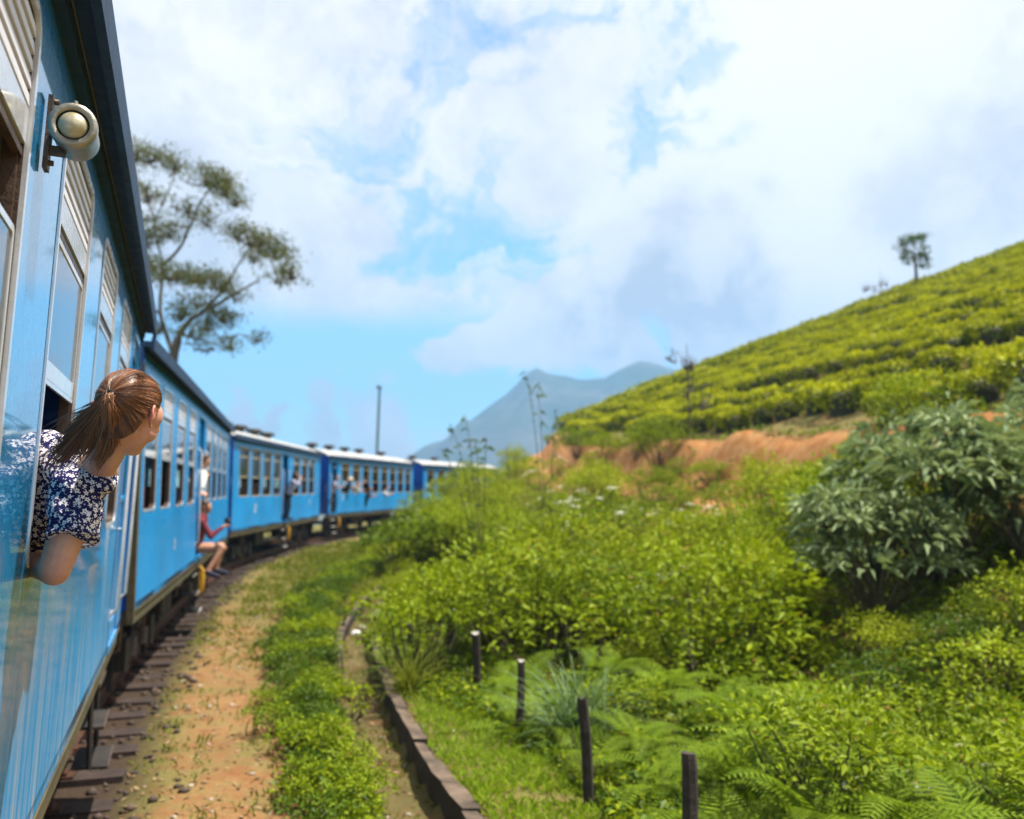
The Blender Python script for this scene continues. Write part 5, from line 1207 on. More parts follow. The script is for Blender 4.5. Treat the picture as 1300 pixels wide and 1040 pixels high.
# ------------------------------------------------------------------ tea field
def tea_bush_mesh(rg, n_leaf, lsz, core=True):
    parts = []
    dl = rdir(n_leaf, rg); dl[:, 2] = np.abs(dl[:, 2]) ** 0.8; dl = unit(dl)
    flat = np.stack([np.sign(dl[:, 0]) * np.abs(dl[:, 0]) ** 0.75, np.sign(dl[:, 1]) * np.abs(dl[:, 1]) ** 0.75, np.abs(dl[:, 2]) ** 0.55], 1)
    bump = 1 + 0.10 * np.sin(dl[:, 0] * 7 + rg.uniform(0, 6)) * np.cos(dl[:, 1] * 6 + rg.uniform(0, 6))
    P = flat * np.array([0.78, 0.80, 0.86]) * bump[:, None] * rg.uniform(0.9, 1.0, (n_leaf, 1)); low = np.clip(P[:, 2] / 0.5, 0, 1)
    P[:, :2] *= (0.55 + 0.45 * low)[:, None]
    tp = np.clip((P[:, 2:3] - 0.5) / 0.25, 0, 1); A = dl * np.array([0.9, 0.9, 0.3]) + np.array([0, 0, 0.30]) + rg.normal(0, 0.45, (n_leaf, 3)); N = dl * (1 - tp) + tp * np.array([0, 0, 1.0]) + rg.normal(0, 0.25, (n_leaf, 3))
    top = np.clip((P[:, 2] - 0.52) / 0.22, 0, 1)                                    # the young shoots grow on the plucking table
    V, F = leaves(P, A, N, lsz * rg.uniform(0.7, 1.2, n_leaf), lsz * 0.5, 0.3); parts.append((V, F, 0, np.repeat(np.clip(0.12 + 0.62 * top + rg.normal(0, 0.16, n_leaf), 0, 1), 2)))
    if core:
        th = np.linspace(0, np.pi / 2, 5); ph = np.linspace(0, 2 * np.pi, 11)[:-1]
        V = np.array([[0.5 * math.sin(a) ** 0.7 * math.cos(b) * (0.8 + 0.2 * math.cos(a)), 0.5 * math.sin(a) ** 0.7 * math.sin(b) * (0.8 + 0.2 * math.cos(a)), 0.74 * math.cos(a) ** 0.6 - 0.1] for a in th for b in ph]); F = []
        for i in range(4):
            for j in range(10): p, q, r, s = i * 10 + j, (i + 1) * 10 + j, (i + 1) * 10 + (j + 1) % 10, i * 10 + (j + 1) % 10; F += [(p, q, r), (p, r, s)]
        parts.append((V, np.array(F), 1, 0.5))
    return join_np(parts)
def build_tea():
    rg = np.random.default_rng(11); rdirn = np.array([0.36, -0.933]); q = np.array([0.933, 0.36]); pts = []
    for b in np.arange(2, 62, 1.55):
        a = -95.0
        while a < 8:
            a += rg.uniform(1.05, 1.35); bb = b + 0.5 * math.sin(a * 0.13 + b * 0.1) + 0.2 * math.sin(a * 0.31 + b * 0.2) + rg.normal(0, 0.06)
            x, y = rdirn * a + q * bb
            if 4 < y < 92 and x < 62: pts.append((x, y, math.atan2(rdirn[1], rdirn[0])))
    pts = np.array(pts); sd = side_of(EDGE, pts[:, 0], pts[:, 1]); z = terrain(pts[:, 0], pts[:, 1])
    gap = np.abs(((pts[:, 0] * 0.80 + pts[:, 1] * 0.60 + 2.5 * np.sin(pts[:, 1] * 0.11)) % 17.0) - 8.5) < 0.55                 # pluckers' paths
    ok = (sd > 0.55) & in_view(pts[:, 0], pts[:, 1], z, 120) & ~gap & (rg.uniform(size=len(pts)) > 0.02)
    pts, z, sd = pts[ok], z[ok], sd[ok]
    def low_side(s): return s
    order = np.argsort(pts[:, 1]); vis = order                      # nearest first
    protos = [mesh_np('tea_bush', *(lambda t: (t[0], t[1]))(m), [M_TEA, M_TEAIN], mi=m[2], tint=m[3]) for m in (tea_bush_mesh(rg, 620, 0.15) for _ in range(5))]
    for k, i in enumerate(vis[:280]):
        x, y, an = pts[i]; o = put('tea_bush', protos[k % 5], None, (x, y, z[i] - 0.06), (rg.normal(0, 0.05), rg.normal(0, 0.05), an + rg.uniform(-0.3, 0.3) + (math.pi if rg.uniform() < 0.5 else 0)), (rg.uniform(0.95, 1.2), rg.uniform(0.66, 0.80), rg.uniform(0.82, 1.0)))
        row = min(5, int(sd[i] / 1.55)); px = 650 + FPX * x / y; sect = 'at the left end of the tea' if px < 860 else ('in the left half of the tea' if px < 1000 else ('in the right half of the tea' if px < 1150 else 'at the right edge of the picture'))
        where = ('lowest row above the cutting', 'second row up', 'third row up', 'fourth row up', 'fifth row up', 'upper rows')[row]
        tag(o, 'tea bush in the %s, %s' % (where, sect), 'tea bush', 'tea bushes of the %s, %s' % (where, sect))
    lows = [tea_bush_mesh(rg, 200, 0.24) for _ in range(6)]; parts = []
    for k, i in enumerate(vis[280:]):
        x, y, an = pts[i]; V, F, mi, ti = lows[k % 6]; c, s = math.cos(an + rg.uniform(-0.3, 0.3)), math.sin(an); sc = np.array([rg.uniform(0.95, 1.2), rg.uniform(0.66, 0.80), rg.uniform(0.82, 1.0)])
        Vv = V * sc; Vv = np.stack([Vv[:, 0] * c - Vv[:, 1] * s, Vv[:, 0] * s + Vv[:, 1] * c, Vv[:, 2]], 1) + np.array([x, y, z[i] - 0.06]); parts.append((Vv, F, mi, np.clip(ti + rg.normal(0, 0.07), 0, 1)))
    if parts:
        b = 0; Vs, Fs, Ms, Ts = [], [], [], []
        for V, F, m, t in parts: Vs.append(V); Fs.append(F + b); b += len(V); Ms.append(m); Ts.append(t)
        stuff(put('tea_field', mesh_np('tea_field', np.concatenate(Vs), np.concatenate(Fs), [M_TEA, M_TEAIN], mi=np.concatenate(Ms), tint=np.concatenate(Ts))))
    print('tea', len(pts))
build_tea()

# ------------------------------------------------------------------ ground cover (nobody could count it)
def cover(name, n, region, sz, mats, seed, lo=0.02, hi=0.25, up=0.6, wide=0.55, mi_p=None):
    rg = np.random.default_rng(seed); x, y = region(rg, n); z = terrain(x, y)
    n = len(x); P = np.stack([x, y, z + rg.uniform(lo, hi, n)], 1); A = rdir(n, rg); A[:, 2] = np.abs(A[:, 2]) * 0.5 + 0.1; N = np.array([0, 0, up]) + rg.normal(0, 0.5, (n, 3))
    s = sz * rg.uniform(0.6, 1.3, n) * (1 + np.clip((y - 12) / 30, 0, 1.2)); V, F = leaves(P, A, N, s, s * wide, 0.3, 0.42, 0.2)
    t = np.clip(rg.uniform(0.05, 0.92, n) * 0.7 + 0.3 * vnoise(x, y, 0.7, 9), 0, 0.93)
    mi = np.repeat(rg.choice(len(mats), n, p=mi_p), 2)
    return stuff(put(name, mesh_np(name, V, F, mats, mi=mi, tint=np.repeat(t, 2))))
def reg_slope(rg, n):
    y = 4.2 * np.exp(rg.uniform(0, 1, n * 3) * math.log(62 / 4.2)); x = rg.uniform(-0.62, 0.62, n * 3) * (y + 1); u = lateral(x, y); sd = side_of(EDGE, x, y)
    bare = (sd > -2.3) & (sd < 0.2) & (vnoise(x, y, 1.5, 12) > 0.30) & (u > 6)
    ok = (rise_start(x, y, u) > -0.05) & (sd < 0.5) & ~bare & in_view(x, y, x * 0 + 1, 90); return x[ok][:n], y[ok][:n]
cover('undergrowth', 90000, reg_slope, 0.085, [M_LEAF, M_LEAF2, M_LEAFD], 21, 0.0, 0.12, mi_p=[0.3, 0.1, 0.6])
WEED = [(-0.55, 4.6), (-1.12, 6.4), (-1.75, 8.4), (-2.25, 10.2), (-2.95, 13), (-3.6, 16.5), (-4.05, 20), (-4.15, 24), (-4.1, 28)]
WEEDL = catmull(WEED, 10)
def weed_off(x, y): return np.abs(side_of(WEEDL, x, y))
def reg_weed(rg, n):
    i = rg.uniform(0, len(WEEDL) - 1.01, n * 2) ; k = i.astype(int); p = WEEDL[k] + (WEEDL[k + 1] - WEEDL[k]) * (i - k)[:, None]; wv = 0.36 + 0.10 * np.sin(p[:, 1] * 1.7) + 0.012 * p[:, 1]
    p = p + rg.normal(0, 1, (n * 2, 2)) * np.array([1, 0.3]) * wv[:, None] * 0.36; ok = np.abs(side_of(WEEDL, p[:, 0], p[:, 1])) < wv * 1.25; ok &= side_of(DR_L, p[:, 0], p[:, 1]) < 0.02; return p[ok][:n, 0], p[ok][:n, 1]
cover('weed_cover', 16000, reg_weed, 0.055, [M_LEAFD, M_LEAF], 22, 0.0, 0.20, mi_p=[0.6, 0.4])
def weeds():
    rg = np.random.default_rng(27); ms = [shrub_mesh('weed', rg, 0.24, 0.30, 12, 40, 0.055, 0.026, [M_LEAFD if k < 2 else M_LEAF, M_STEM, M_PETAL], 0, clump_r=0.10, up=0.7) for k in range(4)]
    x, y = reg_weed(rg, 3000); keep = []
    for a, b in zip(x, y):
        if len(keep) >= 120: break
        if b > 4.6 and rg.uniform() < min(1, 9 / b) and all((a - c) ** 2 + (b - d) ** 2 > 0.075 for c, d in keep): keep.append((a, b))
    for k, (a, b) in enumerate(keep):
        s = rg.uniform(0.55, 0.95) * (1 + 0.02 * b); w = ('nearest stretch' if b < 8 else ('middle stretch' if b < 13 else 'far stretch')) + ' of the weed strip, ' + ('path side' if side_of(WEEDL, [a], [b])[0] < 0 else 'drain side'); col = 'dark green' if k % 4 < 2 else 'fresh green'
        tag(put('weed', ms[k % 4], None, (a, b, tz(a, b) - 0.02), (0, 0, rg.uniform(0, 6.28)), (s, s, s)), 'low %s weed in the %s' % (col, w), 'weed', '%s weeds, %s' % (col, w))
weeds()
def short_grass():
    rg = np.random.default_rng(23); n = 60000
    y = 4.5 * np.exp(rg.uniform(0, 1, n * 3) * math.log(40 / 4.5)); x = rg.uniform(-9.5, 0.8, n * 3); u = lateral(x, y); g = vnoise(x, y, 1.1, 14) * 0.6 + vnoise(x, y, 0.35, 15) * 0.4
    nearpath = sstep(u, 0.3, 0.7) * (1 - sstep(u, 1.4, 1.65)); far = sstep(y, 11, 20)
    dens = np.where((u > 0.02) & (u < 0.6), 0.42, 0.0) + np.where(u >= 0.6, 0.85 * (1 - nearpath * (0.55 - 0.35 * far)), 0)
    dl = side_of(DR_L, x, y); dr = side_of(DR_R, x, y); dens = np.where((dl > 0) & (dr < 0) & (y < 27), 0.35, dens)
    ok = (g * 0.55 + 0.45 * rg.uniform(size=len(g)) > 1 - dens * 0.72) & (dr < 0.05) & in_view(x, y, x * 0, 60); x, y = x[ok][:n], y[ok][:n]; n = len(x); z = terrain(x, y)
    P = np.stack([x, y, z - 0.01], 1); A = rg.normal(0, 0.55, (n, 3)); A[:, 2] = 1; L = rg.uniform(0.04, 0.13, n) * (1 + np.clip((y - 10) / 25, 0, 0.8)); V, F = leaves(P, A, rdir(n, rg), L, 0.012 + 0.001 * y, 0.1, 0.4, 0.2)
    stuff(put('short_grass', mesh_np('short_grass', V, F, [M_GRASS], tint=np.repeat(rg.uniform(0, 0.95, n), 2))))
short_grass()
def leaf_litter():
    rg = np.random.default_rng(37); n = 2600; y = 4.5 * np.exp(rg.uniform(0, 1, n * 4) * math.log(24 / 4.5)); x = rg.uniform(-7.5, 0.5, n * 4); u = lateral(x, y); dr = side_of(DR_R, x, y)
    ok = (u > 0.0) & (dr < 0.1) & in_view(x, y, x * 0, 40); x, y = x[ok][:n], y[ok][:n]; n = len(x); A = rg.normal(0, 1, (n, 3)); A[:, 2] *= 0.2
    V, F = leaves(np.stack([x, y, terrain(x, y) + 0.008], 1), A, np.array([[0, 0, 1.0]]) + rg.normal(0, 0.3, (n, 3)), rg.uniform(0.03, 0.09, n), 0.03, 0.3, 0.45)
    stuff(put('leaf_litter', mesh_np('leaf_litter', V, F, [mat_leaf('dead_leaf', (0.10, 0.05, 0.02), (0.42, 0.29, 0.15), 0.1, 0.8)], tint=np.repeat(rg.uniform(0, 0.95, n), 2))))
leaf_litter()
def verge():
    """bright soft grass between the drain kerb and the fence posts"""
    rg = np.random.default_rng(29); n = 11000; k = rg.integers(0, len(DR_R) - 1, n * 2); p = DR_R[k] + (DR_R[k + 1] - DR_R[k]) * rg.uniform(0, 1, (n * 2, 1)); off = rg.uniform(0.16, 1.1, n * 2); p[:, 0] += off; ok = (p[:, 1] > 3.6) & (p[:, 1] < 11 + 3 * rg.uniform(size=len(p))) & (vnoise(p[:, 0], p[:, 1], 0.6, 33) > 0.16); p = p[ok][:n]; n = len(p)
    P = np.stack([p[:, 0], p[:, 1], terrain(p[:, 0], p[:, 1]) - 0.01], 1); A = rg.normal(0, 0.5, (n, 3)); A[:, 2] = 1; V, F = leaves(P, A, rdir(n, rg), rg.uniform(0.05, 0.17, n), 0.018, 0.1, 0.4, 0.25)
    stuff(put('verge_grass', mesh_np('verge_grass', V, F, [M_FERN], tint=np.repeat(rg.uniform(0.35, 1.0, n) * 0.9, 2))))
verge()
def pebbles():
    rg = np.random.default_rng(31); b = MB(); m2 = mat_plain('pale_stone', (0.42, 0.34, 0.27), 0.9, 0, 0.3, 9)
    n = 0
    while n < 260:
        y = 4.5 + 18 * rg.uniform() ** 1.7; x = rg.uniform(-6, 0); u = lateral([x], [y])[0]
        if not (0.15 < u < 3.0): continue
        r = rg.uniform(0.008, 0.03); M = Matrix.Rotation(rg.uniform(0, 6), 3, 'Z'); b.ellipsoid((x, y, tz(x, y) + r * 0.2), (r * 1.3, r, r * 0.6), 0, M, 6, 4); n += 1
    stuff(b.build('pebbles', [m2]))
pebbles()

# ------------------------------------------------------------------ bank plants: each one an object
def bank_plants():
    rg = np.random.default_rng(41)
    K = {}
    K['leafy'] = [shrub_mesh('leafy_shrub', rg, 0.75, 1.0, 26, 70, 0.085, 0.04, [M_LEAF, M_STEM, M_PETAL], 0) for _ in range(3)]
    K['yellow'] = [shrub_mesh('leafy_shrub', rg, 0.7, 1.05, 26, 70, 0.075, 0.042, [M_LEAF2, M_STEM, M_PETAL], 0) for _ in range(3)]
    K['dark'] = [shrub_mesh('dark_shrub', rg, 0.75, 1.0, 24, 64, 0.085, 0.05, [M_LEAFD, M_STEM, M_PETAL], 0) for _ in range(2)]
    K['flower'] = [shrub_mesh('flowering_shrub', rg, 0.75, 1.15, 26, 66, 0.07, 0.032, [M_LEAF2 if k else M_LEAF, M_STEM, M_PETAL], 11, 0.036) for k in range(2)]
    K['bramble'] = [shrub_mesh('broadleaf_plant', rg, 0.65, 0.62, 20, 60, 0.085, 0.058, [M_LEAF, M_STEM, M_PETAL], 0, up=0.9) for _ in range(2)]
    K['fern'] = [fern_mesh('fern', rg, 0.72 + 0.1 * _, 7 + 2 * _) for _ in range(4)]
    K['grass'] = [grass_mesh('grass_clump', rg, 110, 0.8, 0.016, 0.5, M_GRASS, 3) for _ in range(2)]
    lab = {'leafy': ('leafy_shrub', 'fresh green leafy shrub in the dense undergrowth on the bank', 'shrub', 'green shrubs of the bank'),
           'yellow': ('leafy_shrub', 'bright yellow-green leafy shrub in the dense undergrowth on the bank', 'shrub', 'yellow-green shrubs of the bank'),
           'dark': ('dark_shrub', 'deep green shrub filling a shaded hollow of the bank', 'shrub', 'deep green shrubs of the bank'),
           'flower': ('flowering_shrub', 'green shrub carrying flat white flower heads on the upper bank', 'shrub', 'white-flowered shrubs of the bank'),
           'bramble': ('broadleaf_plant', 'low plant with broad rounded leaves sprawling over the bank', 'plant', 'broad-leaved plants of the bank'),
           'fern': ('fern', 'light green fern with arching fronds at the front of the bank', 'fern', 'ferns along the bank'),
           'grass': ('grass_clump', 'tuft of long green grass standing in the bank undergrowth', 'grass clump', 'grass tufts of the bank')}
    LOOK = {'leafy': 'green leafy shrub', 'yellow': 'yellow-green leafy shrub', 'dark': 'deep green shrub', 'flower': 'shrub with flat white flower heads', 'bramble': 'broad-leaved low plant', 'fern': 'light green arching fern', 'grass': 'tuft of long green grass'}
    def zone_of(x, y):
        px = 650 + FPX * x / y; sd = float(side_of(EDGE, [x], [y])[0]); dr = float(side_of(DR_R, [x], [y])[0])
        if sd > -3.0: return 'under the red earth cutting at the left' if px < 880 else ('under the red earth cutting in the middle' if px < 1090 else 'under the red earth cutting at the right')
        if y < 25 and dr < 1.7: return 'between the drain and the near fence posts' if y < 9 else ('between the drain bend and the far fence posts' if y < 16 else 'beyond the last fence post by the drain')
        if y < 7.5: return 'in the front right corner of the bank' if px > 1050 else 'at the front of the bank behind the posts'
        if y < 11: return 'below the silvery thicket' if px > 1000 else ('in the middle of the bank behind the grass clump' if px > 740 else 'just behind the row of fence posts')
        if y < 16: return 'beside the silvery thicket at the right' if px > 960 else ('in the middle of the upper bank' if px > 760 else 'on the left half of the bank above the drain bend')
        if y < 26: return 'on the upper bank right of the middle' if px > 900 else ('on the upper bank near the single reed' if px > 640 else 'near the reed clump at the left')
        return 'on the far bank beside the last coaches'
    placed = []
    def place(kind, x, y, s=1.0, dz=0.0, sep=True):
        n, l, c, g = lab[kind]; o = put(n, K[kind][int(rg.integers(len(K[kind])))], None, (x, y, tz(x, y) - 0.05 + dz), (rg.normal(0, 0.08), rg.normal(0, 0.08), rg.uniform(0, 6.28)), (s * rg.uniform(0.9, 1.1),) * 2 + (s * rg.uniform(0.85, 1.15),))
        zn = zone_of(x, y); big = 'large ' if s > 1.05 else ('small ' if s < 0.72 else '')
        l2 = big + LOOK[kind] + ' ' + zn; tag(o, l2, c, g + ', ' + zn + (', ' + big.strip() if big else '')); placed.append((x, y, s))
    count = {k: 0 for k in lab}
    n = 60000; cy_ = 4.3 * np.exp(rg.uniform(0, 1, n) * math.log(60 / 4.3)); cx_ = rg.uniform(-0.60, 0.60, n) * (cy_ + 0.6)
    cu = lateral(cx_, cy_); csd = side_of(EDGE, cx_, cy_); cdr = side_of(DR_R, cx_, cy_); cz = vnoise(cx_, cy_, 2.2, 19)
    crs = rise_start(cx_, cy_, cu); ok = (crs > np.where(cy_ < 11, -0.12, 0.02)) & (csd < -0.2) & in_view(cx_, cy_, 1.0 + 0 * cx_, 60)
    ok &= ~((csd > -2.3) & (cu > 6) & (rg.uniform(size=n) < 0.92))                    # bare red cutting under the tea
    ok &= (cx_ - 6.0) ** 2 / 2.9 ** 2 + (cy_ - 11.75) ** 2 / 1.15 ** 2 > 1             # room for the silver shrubs
    ok &= (cx_ - 0.62) ** 2 + (cy_ - 8.7) ** 2 > 0.35
    for (px, py, y) in ((873, 955, 5.7), (738, 884, 6.95), (661, 838, 8.9), (603, 802, 10.6), (573, 775, 12.6), (547, 757, 15.0)):   # the posts stand free
        q = at_y(px, py, y); e = np.hypot(cx_ - q.x * 0.93, cy_ - y * 0.93); ok &= e > (0.7 if y < 8 else 0.38)
        dd = np.hypot(q.x, y); al = (cx_ * q.x + cy_ * y) / dd; la = np.abs(cx_ * y - cy_ * q.x) / dd; ok &= ~((la < 0.42) & (al > dd - 2.6) & (al < dd + 0.2))
    tries = 0; px_, py_ = np.zeros(0), np.zeros(0)
    for x, y, u, sd, zone, drd in zip(cx_[ok], cy_[ok], cu[ok], csd[ok], cz[ok], cdr[ok]):
        if sum(count.values()) >= 560: break
        tries += 1
        if len(px_) and ((px_ - x) ** 2 + (py_ - y) ** 2).min() < ((0.54 + 0.032 * y) * (0.62 if drd < 1.7 or y < 7.5 else 0.95)) ** 2: continue
        r = rg.uniform(); front = (drd < 1.7 and y < 24) or (y >= 24 and u < 4.4)
        s = min(1.1, 0.60 + 0.026 * y + 0.03 * u) * rg.choice([0.65, 0.9, 1.15, 1.5])
        if sd > -4.5 and y > 13: s *= 0.80
        if y < 9.5: s = min(s, 0.88)
        if 2.6 < x and 9.2 < y < 11.5: s = min(s, 0.62)                       # nothing tall grows in front of the silvery thicket
        if front: kind = 'fern' if r < 0.68 else ('leafy' if r < 0.75 else ('yellow' if r < 0.92 else 'grass'))
        elif y < 9 and u < 8: kind = 'fern' if r < 0.66 else ('bramble' if r < 0.76 else ('leafy' if r < 0.93 else 'grass'))
        elif 2.6 < x and 9.2 < y < 11.5: kind = 'dark' if r < 0.3 else ('bramble' if r < 0.6 else ('leafy' if r < 0.8 else 'yellow'))
        elif y > 9.5 and sd > -7.5: kind = 'flower' if r < 0.17 else ('yellow' if zone > 0.45 else 'leafy')
        elif zone < 0.30: kind = 'dark' if r < 0.7 else 'leafy'
        else: kind = 'yellow' if r < 0.34 else ('leafy' if r < 0.66 else ('bramble' if r < 0.84 else 'fern'))
        if kind == 'fern': s = rg.uniform(0.55, 1.0)
        elif front: s *= 0.8
        if count[kind] >= 290: continue
        place(kind, x, y, s, 0.18 if kind == 'fern' and not front else 0.0); count[kind] += 1; px_ = np.append(px_, x); py_ = np.append(py_, y)
    print('bank', count, tries)
    # single plants the photograph shows
    sm = [shrub_mesh('silver_shrub', rg, 0.95, 1.5, 34, 46, 0.20, 0.062, [M_SILVER, M_STEM, M_PETAL], 0, droop=0.45, clump_r=0.30, up=0.4) for _ in range(3)]
    for k, (x, y, s, l) in enumerate(((4.55, 11.6, 1.0, 'left end of the grey-green shrub thicket, low, beside the red earth cutting'), (5.6, 12.0, 1.25, 'tallest silvery grey-green shrub, in the middle of the thicket below the tea'), (6.75, 11.8, 1.15, 'grey-green long-leaved shrub at the right edge of the picture'), (7.8, 12.2, 1.2, 'grey-green long-leaved shrub behind the right edge of the thicket'))):
        tag(put('silver_shrub', sm[k % 3], None, (x, y, tz(x, y) + 0.22), (0, 0, k * 1.7), (s, s, s)), l, 'shrub', 'silvery shrub thicket')
    g = grass_mesh('grass_clump', rg, 170, 1.05, 0.026, 0.5, M_GRASSB, 5, 0.85, 0.10); p = on_z(722, 905, 0.3)
    x, y = 0.62, 8.7; tag(put('grass_clump', g, None, (x, y, tz(x, y) - 0.05)), 'large clump of long blue-green grass blades behind the tall fence post', 'grass clump')
bank_plants()
def reeds():
    rg = np.random.default_rng(51)
    def reed(tips, base, label, group=None):
        parts = []; base = np.array(base)
        for tip in tips:
            tip = np.array(tip) - base; mid = tip * np.array([0.35, 0.35, 0.75]); q = np.linspace(0, 1, 14)[:, None]; ln = 2 * q * (1 - q) * mid + q * q * tip; V, F = tube_np(ln, 0.014, 0.005, 5); parts.append((V, F, 1, 0.5))
            m = 14; f = rg.uniform(0.0, 1.0, m) ** 0.5 * 0.6 + 0.4; P = np.stack([np.interp(f, q[:, 0], ln[:, i]) for i in range(3)], 1); T = unit(np.stack([np.interp(f, q[:, 0], np.gradient(ln[:, i])) for i in range(3)], 1))
            A = T * 0.6 + rg.normal(0, 0.45, (m, 3)) + np.array([0, 0, -0.15]); V, F = leaves(P, A, rdir(m, rg) * 0.4 + np.array([0, 0, 1]), rg.uniform(0.18, 0.34, m), 0.022, 0.2, 0.35, 0.6); parts.append((V, F, 0, np.repeat(rg.uniform(0, 0.8, m), 2)))
        V, F, mi, ti = join_np(parts); tag(put('reed_plant', mesh_np('reed_plant', V, F, [M_GRASSB, M_STEM], mi=mi, tint=ti), None, tuple(base)), label, 'reed')
    y = 19.0
    reed([at_y(572, 540, y), at_y(590, 526, y + .3), at_y(604, 560, y), at_y(618, 556, y - .3), at_y(560, 570, y)], (at_y(612, 600, y).x, y, tz(at_y(612, 600, y).x, y) - 0.1), 'clump of arching reeds standing against the sky in front of the farthest coach')
    y = 21.0
    reed([at_y(666, 470, y), at_y(682, 488, y + .2), at_y(706, 520, y)], (at_y(694, 560, y).x, y, tz(at_y(694, 560, y).x, y) - 0.1), 'single tall reed bending left in front of the mountain peak')
reeds()
def daisies():
    rg = np.random.default_rng(61); M_C = M_YPETAL
    b = MB(); b.tube([(0, 0, -0.25), (0.01, 0, -0.1), (0, 0, 0)], 0.003, 4, 0); 
    for k in range(11):
        a = 2 * math.pi * k / 11; d = Vector((math.cos(a), math.sin(a), 0)); s = Vector((-d.y, d.x, 0)); b.add([d * 0.008 - s * .003, d * 0.028 - s * 0.006 + Vector((0, 0, .003)), d * 0.032 + Vector((0, 0, .002)), d * 0.028 + s * 0.006 + Vector((0, 0, .003)), d * 0.008 + s * .003], [(0, 1, 2, 3, 4)], 1)
    b.ellipsoid((0, 0, 0.002), (0.010, 0.010, 0.006), 2, None, 8, 5); me = b.mesh('daisy', [M_STEM, M_PETAL, M_YPETAL])
    for (px, py) in ((1155, 978), (1163, 995), (1175, 980), (1189, 986), (1191, 991), (1181, 1003), (1166, 1005), (1145, 1005), (1091, 987), (1074, 998), (1079, 1001), (1218, 946), (1252, 971)):
        y = 6.0; p = at_y(px, py, y); p.y -= 0.0
        tag(put('daisy', me, None, p, (rg.uniform(0.5, 1.0), rg.uniform(-0.3, 0.3), rg.uniform(0, 6))), 'small white daisy among the ferns of the near bank', 'flower', 'white daisies among the ferns')
    for (px, py, z) in ((413, 814, 0.22), (862, 0, 0)):
        if py == 0: continue
        p = on_z(px, py, z); tag(put('dandelion', MB().ellipsoid((0, 0, 0), (0.045, 0.045, 0.02), 0, None, 10, 6).tube([(0, 0, -0.2), (0, 0, 0)], 0.006, 5, 1).mesh('dandelion', [M_YPETAL, M_STEM]), None, p), 'yellow flower head in the weed strip beside the path', 'flower')
daisies()
def litter():
    for (px, py, l) in ((452, 806, 'crumpled white paper lying on the drain floor'), (460, 798, 'smaller white scrap lying in the drain just beyond the crumpled paper')):
        p = on_z(px, py, -0.2); rg = np.random.default_rng(px); m = bpy.data.meshes.new('litter'); bm = bmesh.new(); bmesh.ops.create_icosphere(bm, subdivisions=2, radius=0.09 if px == 452 else 0.06)
        for v in bm.verts: v.co *= 1 + rg.normal(0, 0.16); v.co.z *= 0.6
        bm.to_mesh(m); bm.free(); m.materials.append(M_WHITE); tag(put('litter', m, None, (p.x, p.y, p.z + 0.03)), l, 'litter')
litter()

# ------------------------------------------------------------------ fence posts and the pole
M_POST = mat_plain('dark_weathered_post', (0.050, 0.034, 0.028), 0.9, 0, 0.5, 9, 0.7)
M_POSTW = mat_plain('lichen_patch', (0.36, 0.33, 0.29), 0.9, 0, 0.3, 20)
def posts():
    rg = np.random.default_rng(71)
    for (px, py, y, h, w, l) in ((873, 955, 5.7, 0.62, 0.105, 'thick short fence post nearest the camera, ferns round its foot'), (738, 884, 6.95, 0.85, 0.085, 'tall dark fence post standing free below the blue-green grass clump'), (661, 838, 8.9, 0.62, 0.080, 'fence post with a pale lichened top, half sunk in the undergrowth'),
                         (603, 802, 10.6, 0.95, 0.105, 'dark fence post with its whole height showing above the ferns, second from the pale one'), (573, 775, 12.6, 0.85, 0.115, 'fence post with pale spots beside the drain bend'), (547, 757, 15.0, 0.7, 0.115, 'short far fence post almost swallowed by ferns'), (520, 792, 13.2, 0.55, 0.10, 'low dark stump of a fence post beside the drain')):
        p = at_y(px, py, y); b = MB(); n = 7; k = 9; vs = []
        for i in range(k):
            f = i / (k - 1); z = p.z - h * 1.25 + h * 1.25 * f
            for j in range(n):
                a = 2 * math.pi * j / n; r = w / 2 * (1.05 - 0.1 * f) * (1 + rg.normal(0, 0.06)); vs.append((r * math.cos(a) + 0.02 * math.sin(f * 3), r * math.sin(a), z - p.z + (rg.normal(0, 0.012) if i == k - 1 else 0)))
        b.add(vs, [(i * n + j, i * n + (j + 1) % n, (i + 1) * n + (j + 1) % n, (i + 1) * n + j) for i in range(k - 1) for j in range(n)], 0); b.add([vs[(k - 1) * n + j] for j in range(n)], [tuple(range(n))], 1)
        root = tag(b.build('fence_post', [M_POST, M_POSTW if 'pale' in l else M_POST], None, tuple(p), (rg.normal(0, 0.07), rg.normal(0, 0.07), 0)), l, 'fence post', 'fence posts along the drain')
posts()
def pole():
    y = 62.0; top = at_y(482, 490, y); bot = at_y(476, 600, y); b = MB(); b.tube([(bot.x - top.x, 0, -0.3 - (top.z - tz(bot.x, y))), ((bot.x - top.x) * 0.5, 0, -(top.z) * 0.5), (0, 0, 0)], [0.12, 0.10, 0.085], 10)
    root = tag(empty('telegraph_pole', tuple(top)), 'slim grey-blue telegraph pole rising behind the train against the sky', 'pole')
    b.build('shaft', [mat_plain('grey_pole', (0.10, 0.17, 0.21), 0.7)], root)
    c = MB(); c.box((0, 0, -0.15), (0.42, 0.09, 0.09)); c.lathe([(0.05, 0), (0.06, 0.1), (0.03, 0.16), (0, 0.16)], (-0.15, 0, -0.1), (0, 0, 1), 8); c.build('cross_arm', [mat_plain('grey_arm', (0.08, 0.10, 0.11), 0.7)], root)
pole()

